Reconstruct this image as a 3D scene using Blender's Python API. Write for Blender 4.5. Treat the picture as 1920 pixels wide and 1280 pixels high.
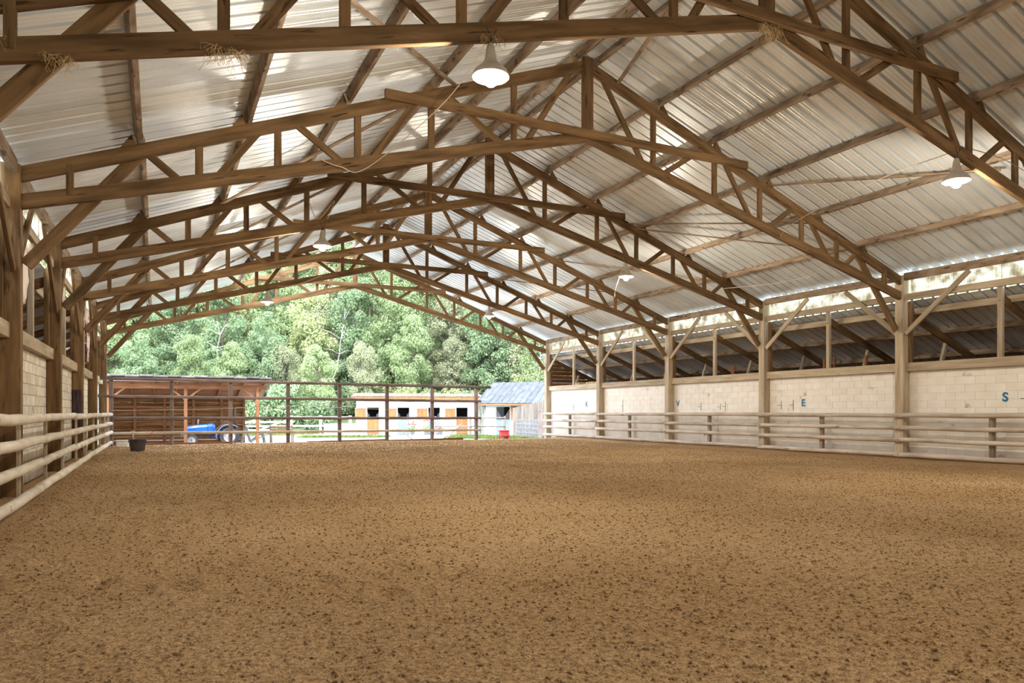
import bpy, bmesh, math, random
import numpy as np
from mathutils import Vector, Matrix, Euler

for o in list(bpy.data.objects):
    bpy.data.objects.remove(o, do_unlink=True)
scene = bpy.context.scene
COL = scene.collection
R = math.radians
random.seed(7)

# ------------------------------------------------------------------ camera
# hall axis = +Y, across = +X; eye 1.3 m over the sand; 1354 px focal length on a 1920 px frame
cam_d = bpy.data.cameras.new('camera')
cam = bpy.data.objects.new('camera', cam_d)
COL.objects.link(cam)
cam_d.sensor_width = 36.0
cam_d.lens = 36.0 * 1354.0 / 1920.0
cam_d.shift_y = (772.0 - 640.0) / 1920.0
cam_d.clip_end = 500
cam.location = (0, 0, 1.3)
cam.rotation_euler = (R(90), 0, -math.atan((960 - 297) / 1354.0))
scene.camera = cam

# ------------------------------------------------------------------ world: bright overcast sky
SKY_STRENGTH = 7.5
world = bpy.data.worlds.new('world')
scene.world = world
world.use_nodes = True
wn = world.node_tree.nodes
wl = world.node_tree.links
wn.clear()
w_out = wn.new('ShaderNodeOutputWorld')
w_bg = wn.new('ShaderNodeBackground')
w_tc = wn.new('ShaderNodeTexCoord')
w_sep = wn.new('ShaderNodeSeparateXYZ')
w_rmp = wn.new('ShaderNodeValToRGB')
w_rmp.color_ramp.elements[0].position = 0.0
w_rmp.color_ramp.elements[0].color = (0.87, 0.91, 1.0, 1)
w_rmp.color_ramp.elements[1].position = 1.0
w_rmp.color_ramp.elements[1].color = (0.68, 0.81, 1.0, 1)
wl.new(w_tc.outputs['Generated'], w_sep.inputs[0])
wl.new(w_sep.outputs['Z'], w_rmp.inputs[0])
wl.new(w_rmp.outputs[0], w_bg.inputs['Color'])
w_bg.inputs['Strength'].default_value = SKY_STRENGTH
wl.new(w_bg.outputs[0], w_out.inputs['Surface'])

# soft sun behind thin cloud
sun_d = bpy.data.lights.new('sun_offscreen', 'SUN')
sun_d.energy = 6.0
sun_d.angle = R(25)
sun_d.color = (1.0, 0.95, 0.85)
sun = bpy.data.objects.new('sun_offscreen', sun_d)
COL.objects.link(sun)
sun.rotation_euler = (R(38), 0, R(-25))

LAMP_W = 660.0
LAMP_COL = (1.0, 0.87, 0.68)

vs = scene.view_settings
vs.view_transform = 'Standard'
vs.look = 'None'
vs.gamma = 1.0
vs.exposure = 0.2
vs.use_curve_mapping = False

# ------------------------------------------------------------------ materials
MATS = {}
def _new(name):
    m = bpy.data.materials.new(name)
    m.use_nodes = True
    nt = m.node_tree
    b = nt.nodes['Principled BSDF']
    MATS[name] = m
    return m, nt, b

def mat(name, c1, c2=None, scale=4.0, stretch=(1, 1, 1), rough=0.8, metal=0.0, bump=0.0, bscale=None,
        vary=0.0, detail=6.0, lo=0.3, hi=0.7, spots=None, spec=0.3):
    """two-tone noise material in object space, optional bump, per-object value shift and dark spots"""
    m, nt, b = _new(name)
    N, L = nt.nodes, nt.links
    tc = N.new('ShaderNodeTexCoord')
    mp = N.new('ShaderNodeMapping')
    mp.inputs['Scale'].default_value = stretch
    L.new(tc.outputs['Object'], mp.inputs['Vector'])
    oi = N.new('ShaderNodeObjectInfo')
    add = N.new('ShaderNodeVectorMath'); add.operation = 'ADD'
    mul = N.new('ShaderNodeVectorMath'); mul.operation = 'SCALE'
    cmb = N.new('ShaderNodeCombineXYZ')
    for i in range(3):
        L.new(oi.outputs['Random'], cmb.inputs[i])
    L.new(cmb.outputs[0], mul.inputs[0]); mul.inputs['Scale'].default_value = 37.0
    L.new(mp.outputs[0], add.inputs[0]); L.new(mul.outputs[0], add.inputs[1])
    nz = N.new('ShaderNodeTexNoise')
    nz.inputs['Scale'].default_value = scale
    nz.inputs['Detail'].default_value = detail
    L.new(add.outputs[0], nz.inputs['Vector'])
    rp = N.new('ShaderNodeValToRGB')
    rp.color_ramp.elements[0].position = lo
    rp.color_ramp.elements[1].position = hi
    rp.color_ramp.elements[0].color = (*c1, 1)
    rp.color_ramp.elements[1].color = (*(c2 or c1), 1)
    L.new(nz.outputs['Fac'], rp.inputs[0])
    col = rp.outputs[0]
    if spots:
        sc, thr, scol = spots
        n2 = N.new('ShaderNodeTexNoise')
        n2.inputs['Scale'].default_value = sc
        n2.inputs['Detail'].default_value = 3
        L.new(add.outputs[0], n2.inputs['Vector'])
        r2 = N.new('ShaderNodeValToRGB')
        r2.color_ramp.elements[0].position = thr
        r2.color_ramp.elements[0].color = (0, 0, 0, 1)
        r2.color_ramp.elements[1].position = min(1, thr + 0.08)
        r2.color_ramp.elements[1].color = (1, 1, 1, 1)
        L.new(n2.outputs['Fac'], r2.inputs[0])
        mx = N.new('ShaderNodeMix'); mx.data_type = 'RGBA'
        L.new(r2.outputs[0], mx.inputs['Factor'])
        L.new(col, mx.inputs['A']); mx.inputs['B'].default_value = (*scol, 1)
        col = mx.outputs['Result']
    if vary:
        hs = N.new('ShaderNodeHueSaturation')
        mr = N.new('ShaderNodeMapRange')
        mr.inputs['To Min'].default_value = 1 - vary
        mr.inputs['To Max'].default_value = 1 + vary
        L.new(oi.outputs['Random'], mr.inputs['Value'])
        L.new(mr.outputs[0], hs.inputs['Value'])
        L.new(col, hs.inputs['Color'])
        col = hs.outputs[0]
    L.new(col, b.inputs['Base Color'])
    b.inputs['Roughness'].default_value = rough
    b.inputs['Metallic'].default_value = metal
    b.inputs['Specular IOR Level'].default_value = spec
    if bump:
        bn = N.new('ShaderNodeTexNoise')
        bn.inputs['Scale'].default_value = bscale or scale * 4
        bn.inputs['Detail'].default_value = 5
        L.new(add.outputs[0], bn.inputs['Vector'])
        bp = N.new('ShaderNodeBump')
        bp.inputs['Strength'].default_value = bump
        bp.inputs['Distance'].default_value = 0.02
        L.new(bn.outputs['Fac'], bp.inputs['Height'])
        L.new(bp.outputs[0], b.inputs['Normal'])
    return m

mat('timber', (0.095, 0.056, 0.025), (0.255, 0.155, 0.072), 3.0, (0.35, 3, 3), 0.85, bump=0.3, vary=0.16,
    spots=(5.0, 0.62, (0.06, 0.033, 0.015)))
mat('timber_pale', (0.32, 0.25, 0.17), (0.52, 0.44, 0.33), 3.0, (0.35, 3, 3), 0.85, bump=0.25, vary=0.14,
    spots=(5.0, 0.68, (0.2, 0.13, 0.07)))
mat('timber_purlin', (0.17, 0.115, 0.075), (0.40, 0.31, 0.23), 2.4, (0.9, 3, 3), 0.85, bump=0.3, vary=0.15,
    spots=(4.0, 0.6, (0.10, 0.06, 0.035)))
mat('shed_wood', (0.187, 0.078, 0.035), (0.328, 0.156, 0.074), 3.0, (0.35, 3, 3), 0.8, bump=0.2, vary=0.2)
mat('shed_dark_wood', (0.13, 0.055, 0.022), (0.30, 0.145, 0.055), 2.0, (0.35, 3, 3), 0.85, bump=0.2, vary=0.3)
mat('log_pale', (0.54, 0.48, 0.41), (0.78, 0.73, 0.66), 3.0, (0.5, 2, 2), 0.85, bump=0.4, bscale=9, vary=0.08,
    spots=(3.2, 0.64, (0.27, 0.21, 0.15)))
mat('log_warm', (0.38, 0.31, 0.25), (0.64, 0.56, 0.48), 3.0, (0.5, 2, 2), 0.85, bump=0.4, bscale=9, vary=0.08,
    spots=(3.2, 0.66, (0.22, 0.15, 0.09)))
mat('fence_brown', (0.10, 0.075, 0.068), (0.27, 0.21, 0.19), 3.0, (0.5, 3, 3), 0.85, bump=0.25, vary=0.2)
mat('sheet_metal', (0.66, 0.70, 0.73), (0.80, 0.85, 0.89), 0.7, (0.3, 1.0, 1), 0.36, metal=0.32, vary=0.08,
    detail=3, lo=0.35, hi=0.6, spec=0.5)
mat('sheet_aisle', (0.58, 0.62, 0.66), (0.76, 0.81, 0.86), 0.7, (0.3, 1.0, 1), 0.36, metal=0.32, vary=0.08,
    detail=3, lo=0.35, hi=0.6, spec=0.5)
mat('block_white', (0.76, 0.72, 0.66), (0.86, 0.84, 0.80), 2.2, rough=0.9, bump=0.25, bscale=18, vary=0.015,
    spots=(1.7, 0.68, (0.42, 0.34, 0.25)))
mat('block_grey', (0.54, 0.49, 0.42), (0.76, 0.72, 0.65), 3.0, rough=0.95, bump=0.5, bscale=22, vary=0.12,
    spots=(2.2, 0.66, (0.36, 0.30, 0.23)))
mat('mortar_white', (0.70, 0.66, 0.60), (0.80, 0.77, 0.72), 3.0, rough=0.95)
mat('mortar_grey', (0.36, 0.31, 0.25), (0.50, 0.45, 0.38), 3.0, rough=0.95)
mat('render_white', (0.60, 0.59, 0.58), (0.68, 0.67, 0.66), 1.0, rough=0.9)
mat('concrete', (0.36, 0.35, 0.33), (0.48, 0.46, 0.44), 0.8, rough=0.95, bump=0.1)
mat('grass', (0.066, 0.108, 0.018), (0.144, 0.192, 0.048), 1.4, rough=0.95, bump=0.5, bscale=12)
mat('hill_soil', (0.070, 0.095, 0.040), (0.140, 0.170, 0.075), 0.6, rough=1.0)
mat('bark', (0.096, 0.072, 0.048), (0.204, 0.174, 0.138), 3.0, (3, 3, 0.6), 0.95, bump=0.4, vary=0.2)
mat('bark_pale', (0.210, 0.190, 0.165), (0.330, 0.310, 0.280), 3.0, (3, 3, 0.6), 0.95, bump=0.3)
mat('blue_paint', (0.012, 0.10, 0.42), (0.018, 0.13, 0.50), 2.0, rough=0.28, spec=0.5)
mat('blue_dark', (0.008, 0.025, 0.14), (0.012, 0.035, 0.18), 2.0, rough=0.35, spec=0.5)
mat('blue_letter', (0.03, 0.16, 0.34), (0.05, 0.21, 0.42), 6.0, rough=0.8)
mat('rubber', (0.035, 0.032, 0.034), (0.09, 0.085, 0.085), 6.0, rough=0.9)
mat('rim_grey', (0.36, 0.36, 0.37), (0.52, 0.52, 0.53), 5.0, rough=0.5, metal=0.2)
mat('black_plastic', (0.02, 0.02, 0.022), (0.045, 0.045, 0.048), 5.0, rough=0.5)
mat('tub_grey', (0.055, 0.055, 0.062), (0.11, 0.11, 0.12), 5.0, rough=0.6)
mat('galvanised', (0.20, 0.205, 0.22), (0.32, 0.325, 0.345), 6.0, rough=0.45, metal=0.5)
mat('iron_dark', (0.05, 0.045, 0.045), (0.11, 0.10, 0.10), 6.0, rough=0.6, metal=0.5)
mat('red_plastic', (0.260, 0.019, 0.019), (0.310, 0.031, 0.031), 3.0, rough=0.5)
mat('orange_wood', (0.26, 0.098, 0.036), (0.36, 0.150, 0.058), 4.0, (3, 3, 0.5), 0.8, vary=0.1)
mat('blue_grey_wood', (0.14, 0.20, 0.27), (0.21, 0.28, 0.35), 4.0, (3, 3, 0.5), 0.8)
mat('board_grey', (0.13, 0.108, 0.09), (0.22, 0.195, 0.17), 3.0, (3, 3, 0.4), 0.9, vary=0.22)
mat('fence_white_wood', (0.34, 0.31, 0.27), (0.46, 0.43, 0.39), 3.0, (0.5, 3, 3), 0.9, vary=0.1)
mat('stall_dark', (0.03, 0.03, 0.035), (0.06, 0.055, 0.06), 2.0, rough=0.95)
mat('fibre_roof', (0.060, 0.065, 0.073), (0.105, 0.111, 0.122), 1.6, rough=0.9, vary=0.15, spots=(2.5, 0.66, (0.32, 0.33, 0.35)))
mat('old_tile', (0.112, 0.077, 0.056), (0.196, 0.140, 0.112), 3.0, rough=0.9, vary=0.2)
mat('slate_dark', (0.088, 0.080, 0.084), (0.192, 0.176, 0.176), 3.0, rough=0.8, vary=0.2)
mat('hay', (0.36, 0.24, 0.12), (0.62, 0.48, 0.28), 9.0, (1, 1, 1), 0.95, bump=0.8, bscale=30)
mat('straw', (0.40, 0.28, 0.14), (0.62, 0.48, 0.28), 9.0, rough=0.95)
mat('sack_white', (0.72, 0.66, 0.62), (0.86, 0.82, 0.78), 3.0, rough=0.6, bump=0.5, bscale=8, spots=(5.0, 0.62, (0.55, 0.30, 0.28)))
mat('sack_pink', (0.74, 0.66, 0.66), (0.86, 0.78, 0.78), 3.0, rough=0.6, bump=0.5, bscale=8, spots=(6.0, 0.54, (0.52, 0.10, 0.16)))
mat('cloth_dark', (0.05, 0.035, 0.05), (0.10, 0.07, 0.08), 4.0, rough=0.95, bump=0.4)
mat('cable_white', (0.52, 0.46, 0.38), (0.62, 0.56, 0.47), 4.0, rough=0.6)
mat('cable_dark', (0.10, 0.08, 0.06), (0.14, 0.11, 0.09), 4.0, rough=0.6)
mat('lamp_grey', (0.42, 0.38, 0.33), (0.56, 0.51, 0.45), 5.0, rough=0.5)
mat('lamp_inside', (0.473, 0.451, 0.407), (0.506, 0.484, 0.440), 5.0, rough=0.4)
mat('flower_pink', (0.48, 0.08, 0.26), (0.60, 0.18, 0.36), 14.0, rough=0.8)
mat('flower_red', (0.42, 0.05, 0.05), (0.52, 0.13, 0.11), 14.0, rough=0.8)
mat('pot_grey', (0.240, 0.240, 0.264), (0.312, 0.312, 0.336), 5.0, rough=0.8)
mat('white_box', (0.72, 0.70, 0.69), (0.84, 0.82, 0.80), 5.0, rough=0.8)

def foliage_mat(name, c1, c2, c3):
    m, nt, b = _new(name)
    N, L = nt.nodes, nt.links
    gi = N.new('ShaderNodeNewGeometry')
    rp = N.new('ShaderNodeValToRGB')
    rp.color_ramp.elements[0].color = (*c1, 1)
    rp.color_ramp.elements[1].color = (*c3, 1)
    e = rp.color_ramp.elements.new(0.5); e.color = (*c2, 1)
    L.new(gi.outputs['Random Per Island'], rp.inputs[0])
    oi = N.new('ShaderNodeObjectInfo')
    hs = N.new('ShaderNodeHueSaturation')
    mr = N.new('ShaderNodeMapRange')
    mr.inputs['To Min'].default_value = 0.82; mr.inputs['To Max'].default_value = 1.18
    L.new(oi.outputs['Random'], mr.inputs['Value'])
    L.new(mr.outputs[0], hs.inputs['Value'])
    L.new(rp.outputs[0], hs.inputs['Color'])
    tr = N.new('ShaderNodeBsdfTranslucent')
    df = N.new('ShaderNodeBsdfDiffuse')
    mx = N.new('ShaderNodeMixShader'); mx.inputs[0].default_value = 0.45
    L.new(hs.outputs[0], tr.inputs['Color']); L.new(hs.outputs[0], df.inputs['Color'])
    L.new(df.outputs[0], mx.inputs[1]); L.new(tr.outputs[0], mx.inputs[2])
    N.remove(b)
    L.new(mx.outputs[0], N['Material Output'].inputs['Surface'])
    return m
foliage_mat('leaf_yellow', (0.283, 0.333, 0.142), (0.368, 0.410, 0.205), (0.481, 0.495, 0.298))
foliage_mat('leaf_mid', (0.220, 0.304, 0.134), (0.304, 0.389, 0.192), (0.425, 0.481, 0.283))
foliage_mat('leaf_blue', (0.184, 0.276, 0.142), (0.262, 0.361, 0.198), (0.382, 0.453, 0.283))
foliage_mat('leaf_olive', (0.283, 0.318, 0.177), (0.368, 0.397, 0.240), (0.467, 0.475, 0.326))

def translucent_mat():
    m, nt, b = _new('clear_sheet')
    N, L = nt.nodes, nt.links
    tc = N.new('ShaderNodeTexCoord')
    nz = N.new('ShaderNodeTexNoise'); nz.inputs['Scale'].default_value = 3.0; nz.inputs['Detail'].default_value = 8
    L.new(tc.outputs['Object'], nz.inputs['Vector'])
    rp = N.new('ShaderNodeValToRGB')
    rp.color_ramp.elements[0].position = 0.36; rp.color_ramp.elements[0].color = (0.16, 0.12, 0.065, 1)
    rp.color_ramp.elements[1].position = 0.56; rp.color_ramp.elements[1].color = (0.46, 0.41, 0.31, 1)
    L.new(nz.outputs['Fac'], rp.inputs[0])
    tr = N.new('ShaderNodeBsdfTranslucent'); df = N.new('ShaderNodeBsdfDiffuse'); tp = N.new('ShaderNodeBsdfTransparent')
    L.new(rp.outputs[0], tr.inputs['Color']); L.new(rp.outputs[0], df.inputs['Color']); L.new(rp.outputs[0], tp.inputs['Color'])
    m1 = N.new('ShaderNodeMixShader'); m1.inputs[0].default_value = 0.85
    m2 = N.new('ShaderNodeMixShader'); m2.inputs[0].default_value = 0.12
    L.new(df.outputs[0], m1.inputs[1]); L.new(tr.outputs[0], m1.inputs[2])
    L.new(m1.outputs[0], m2.inputs[1]); L.new(tp.outputs[0], m2.inputs[2])
    N.remove(b)
    L.new(m2.outputs[0], N['Material Output'].inputs['Surface'])
translucent_mat()

def bulb_mat():
    m, nt, b = _new('bulb_glow')
    b.inputs['Base Color'].default_value = (1, 0.9, 0.75, 1)
    b.inputs['Emission Color'].default_value = (1.0, 0.86, 0.62, 1)
    b.inputs['Emission Strength'].default_value = 9.0
bulb_mat()

def sand_mat():
    m, nt, b = _new('sand')
    N, L = nt.nodes, nt.links
    tc = N.new('ShaderNodeTexCoord')
    def noise(s, d, stretch=None):
        n = N.new('ShaderNodeTexNoise'); n.inputs['Scale'].default_value = s; n.inputs['Detail'].default_value = d
        if stretch:
            mp = N.new('ShaderNodeMapping'); mp.inputs['Scale'].default_value = stretch
            L.new(tc.outputs['Object'], mp.inputs['Vector']); L.new(mp.outputs[0], n.inputs['Vector'])
        else:
            L.new(tc.outputs['Object'], n.inputs['Vector'])
        return n
    n1 = noise(0.35, 5); n2 = noise(26.0, 7); n3 = noise(85.0, 5)
    r1 = N.new('ShaderNodeValToRGB')
    r1.color_ramp.elements[0].position = 0.35; r1.color_ramp.elements[0].color = (0.40, 0.266, 0.140, 1)
    r1.color_ramp.elements[1].position = 0.65; r1.color_ramp.elements[1].color = (0.50, 0.350, 0.202, 1)
    L.new(n1.outputs['Fac'], r1.inputs[0])
    r2 = N.new('ShaderNodeValToRGB')
    r2.color_ramp.elements[0].position = 0.33; r2.color_ramp.elements[0].color = (0.66, 0.62, 0.58, 1)
    r2.color_ramp.elements[1].position = 0.58; r2.color_ramp.elements[1].color = (1.12, 1.12, 1.12, 1)
    L.new(n2.outputs['Fac'], r2.inputs[0])
    mx = N.new('ShaderNodeMix'); mx.data_type = 'RGBA'; mx.blend_type = 'MULTIPLY'
    mx.inputs['Factor'].default_value = 1.0
    L.new(r1.outputs[0], mx.inputs['A']); L.new(r2.outputs[0], mx.inputs['B'])
    r3 = N.new('ShaderNodeValToRGB')
    r3.color_ramp.elements[0].position = 0.36; r3.color_ramp.elements[0].color = (0.62, 0.58, 0.54, 1)
    r3.color_ramp.elements[1].position = 0.56; r3.color_ramp.elements[1].color = (1.1, 1.1, 1.1, 1)
    L.new(n3.outputs['Fac'], r3.inputs[0])
    m2 = N.new('ShaderNodeMix'); m2.data_type = 'RGBA'; m2.blend_type = 'MULTIPLY'; m2.inputs['Factor'].default_value = 1.0
    L.new(mx.outputs['Result'], m2.inputs['A']); L.new(r3.outputs[0], m2.inputs['B'])
    L.new(m2.outputs['Result'], b.inputs['Base Color'])
    b.inputs['Roughness'].default_value = 1.0
    b.inputs['Specular IOR Level'].default_value = 0.1
    ad = N.new('ShaderNodeMath'); ad.operation = 'MULTIPLY_ADD'; ad.inputs[1].default_value = 0.3
    L.new(n3.outputs['Fac'], ad.inputs[0]); L.new(n2.outputs['Fac'], ad.inputs[2])
    bp = N.new('ShaderNodeBump'); bp.inputs['Strength'].default_value = 0.9; bp.inputs['Distance'].default_value = 0.05
    L.new(ad.outputs[0], bp.inputs['Height']); L.new(bp.outputs[0], b.inputs['Normal'])
sand_mat()

# ------------------------------------------------------------------ helpers
WM = {}          # world matrix of every object built here
def world_of(o):
    return WM[o.name] if o is not None else Matrix.Identity(4)

def link(name, data, M, parent=None):
    o = bpy.data.objects.new(name, data)
    COL.objects.link(o)
    if parent is not None:
        o.parent = parent
        o.matrix_local = world_of(parent).inverted() @ M
    else:
        o.matrix_local = M
    WM[o.name] = M.copy()
    return o

def tag(o, label=None, cat=None, group=None, kind=None):
    if label: o['label'] = label
    if cat: o['category'] = cat
    if group: o['group'] = group
    if kind: o['kind'] = kind
    return o

def empty(name, loc, rz=0.0, **kw):
    o = link(name, None, Matrix.Translation(loc) @ Matrix.Rotation(rz, 4, 'Z'))
    o.empty_display_size = 0.2
    return tag(o, **kw)

def mesh(name, verts, faces, m, smooth=False):
    me = bpy.data.meshes.new(name)
    me.from_pydata([tuple(v) for v in verts], [], faces)
    if isinstance(m, str): m = MATS[m]
    me.materials.append(m)
    if smooth:
        me.polygons.foreach_set('use_smooth', [True] * len(me.polygons))
    me.update()
    return me

def boxgeo(lx, ly, lz, ch):
    """chamfered box centred on the origin: 24 verts"""
    a, b, c = lx / 2, ly / 2, lz / 2
    ch = min(ch, a * .45, b * .45, c * .45)
    V, idx = [], {}
    for sx in (-1, 1):
        for sy in (-1, 1):
            for sz in (-1, 1):
                for ax in range(3):
                    p = [sx * (a - (ch if ax != 0 else 0)), sy * (b - (ch if ax != 1 else 0)), sz * (c - (ch if ax != 2 else 0))]
                    idx[(sx, sy, sz, ax)] = len(V); V.append(p)
    F = []
    S = (-1, 1)
    def face(keys, n):
        q = [idx[k] for k in keys]
        p = [Vector(V[i]) for i in q]
        if (p[1] - p[0]).cross(p[2] - p[0]).dot(Vector(n)) < 0: q.reverse()
        F.append(q)
    for s in S:
        face([(s, -1, -1, 0), (s, 1, -1, 0), (s, 1, 1, 0), (s, -1, 1, 0)], (s, 0, 0))
        face([(-1, s, -1, 1), (1, s, -1, 1), (1, s, 1, 1), (-1, s, 1, 1)], (0, s, 0))
        face([(-1, -1, s, 2), (1, -1, s, 2), (1, 1, s, 2), (-1, 1, s, 2)], (0, 0, s))
    for s in S:
        for t in S:
            face([(s, t, -1, 0), (s, t, 1, 0), (s, t, 1, 1), (s, t, -1, 1)], (s, t, 0))
            face([(s, -1, t, 0), (s, 1, t, 0), (s, 1, t, 2), (s, -1, t, 2)], (s, 0, t))
            face([(-1, s, t, 1), (1, s, t, 1), (1, s, t, 2), (-1, s, t, 2)], (0, s, t))
    for s in S:
        for t in S:
            for u in S:
                face([(s, t, u, 0), (s, t, u, 1), (s, t, u, 2)], (s, t, u))
    return V, F

CACHE = {}
def boxmesh(lx, ly, lz, m, ch=0.008):
    k = (round(lx, 3), round(ly, 3), round(lz, 3), m, ch)
    if k not in CACHE:
        V, F = boxgeo(lx, ly, lz, ch)
        CACHE[k] = mesh('box', V, F, m)
    return CACHE[k]

def frame(p0, p1, up=(0, 0, 1)):
    p0, p1 = Vector(p0), Vector(p1)
    x = (p1 - p0).normalized()
    u = Vector(up)
    if abs(x.dot(u)) > 0.999: u = Vector((1, 0, 0))
    y = u.cross(x).normalized()
    z = x.cross(y)
    M = Matrix((x, y, z)).transposed().to_4x4()
    M.translation = (p0 + p1) / 2
    return M, (p1 - p0).length

def beam(name, p0, p1, w, h, m, parent=None, up=(0, 0, 1), ch=0.008):
    """timber from p0 to p1, w across, h in the up direction"""
    M, L = frame(p0, p1, up)
    return link(name, boxmesh(L, w, h, m, ch), M, parent)

def box(name, c, s, m, parent=None, rz=0.0, ch=0.006, rot=None):
    M = Matrix.Translation(c) @ (rot.to_4x4() if rot else Matrix.Rotation(rz, 4, 'Z'))
    if parent is not None and parent.name in LOCALP:
        M = world_of(parent) @ M
    return link(name, boxmesh(s[0], s[1], s[2], m, ch), M, parent)
LOCALP = set()      # parents whose children are given in local coordinates

def lbeam(name, p0, p1, w, h, m, parent, up=(0, 0, 1), ch=0.006):
    M, L = frame(p0, p1, up)
    return link(name, boxmesh(L, w, h, m, ch), world_of(parent) @ M, parent)

def lb(parent, name, p0, p1, w, h, m, root, up=(0, 0, 1), ch=0.006):
    M, L = frame(p0, p1, up)
    return link(name, boxmesh(L, w, h, m, ch), world_of(root) @ M, parent)

def lathe_geo(prof, n=20, closed=False):
    V, F = [], []
    for (r, z) in prof:
        for k in range(n):
            a = 2 * math.pi * k / n
            V.append((r * math.cos(a), r * math.sin(a), z))
    for i in range(len(prof) - 1):
        for k in range(n):
            k2 = (k + 1) % n
            F.append((i * n + k, i * n + k2, (i + 1) * n + k2, (i + 1) * n + k))
    return V, F

def tube_geo(pts, rad, n=8, cap=True):
    pts = [Vector(p) for p in pts]
    rads = rad if isinstance(rad, (list, tuple)) else [rad] * len(pts)
    V, F = [], []
    t0 = (pts[1] - pts[0]).normalized()
    ref = Vector((0, 0, 1)) if abs(t0.z) < 0.9 else Vector((1, 0, 0))
    for i, p in enumerate(pts):
        t = (pts[min(i + 1, len(pts) - 1)] - pts[max(i - 1, 0)]).normalized()
        a = t.cross(ref)
        if a.length < 1e-4: a = t.cross(Vector((0, 1, 0)))
        a.normalize(); b = a.cross(t)
        for k in range(n):
            w = 2 * math.pi * k / n
            V.append(p + (a * math.cos(w) + b * math.sin(w)) * rads[i])
    for i in range(len(pts) - 1):
        for k in range(n):
            k2 = (k + 1) % n
            F.append((i * n + k, (i + 1) * n + k, (i + 1) * n + k2, i * n + k2))
    if cap:
        F.append(tuple(range(n))); F.append(tuple(reversed(range((len(pts) - 1) * n, len(pts) * n))))
    return V, F

def join(parts):
    V, F = [], []
    for v, f in parts:
        o = len(V); V += [tuple(p) for p in v]; F += [tuple(i + o for i in q) for q in f]
    return V, F

def xf(geo, M):
    return [M @ Vector(p) for p in geo[0]], geo[1]

def logmesh(L, r, m, seed):
    """slightly crooked round pole along local X"""
    k = ('log', round(L, 3), round(r, 3), m, seed)
    if k not in CACHE:
        rg = random.Random(seed)
        n = 9
        pts, rr = [], []
        for i in range(n):
            e = 0 if i in (0, n - 1) else 1
            pts.append(((i / (n - 1) - .5) * L, e * rg.uniform(-.007, .007), e * rg.uniform(-.008, .008)))
            rr.append(r * rg.uniform(.95, 1.05))
        V, F = tube_geo(pts, rr, 12)
        CACHE[k] = mesh('log', V, F, m, True)
    return CACHE[k]

def log(name, p0, p1, r, m, parent, seed=1):
    M, L = frame(p0, p1)
    return link(name, logmesh(L, r, m, seed), M, parent)

# ------------------------------------------------------------------ hall dimensions
XL, XR = -1.85, 18.10                 # inner faces of the posts
XC = (XL + XR) / 2                    # ridge
TY = [-7, -2, 3, 8, 13, 18, 23, 28, 33]   # truss planes
Y0, Y1 = -9.0, 34.0                   # roof ends
PITCH = 0.374
def z_top(u): return 8.60 - PITCH * u            # top chord centre line, u = distance from ridge
def z_bot(u): return 7.13 - 0.268 * u            # bottom chord centre line
def z_roof(u): return 8.93 - PITCH * u           # sheet plane
ORD = {33: 'first', 28: 'second', 23: 'third', 18: 'fourth', 13: 'fifth', 8: 'sixth', 3: 'seventh', -2: 'eighth', -7: 'ninth'}

# ------------------------------------------------------------------ arena floor (raked sand)
def value_noise(x, y, seed):
    rs = np.random.RandomState(seed)
    T = rs.rand(256, 256)
    xi, yi = np.floor(x).astype(int), np.floor(y).astype(int)
    fx, fy = x - xi, y - yi
    fx = fx * fx * (3 - 2 * fx); fy = fy * fy * (3 - 2 * fy)
    g = lambda a, b: T[a % 256, b % 256]
    return (g(xi, yi) * (1 - fx) * (1 - fy) + g(xi + 1, yi) * fx * (1 - fy) + g(xi, yi + 1) * (1 - fx) * fy + g(xi + 1, yi + 1) * fx * fy)

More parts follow.
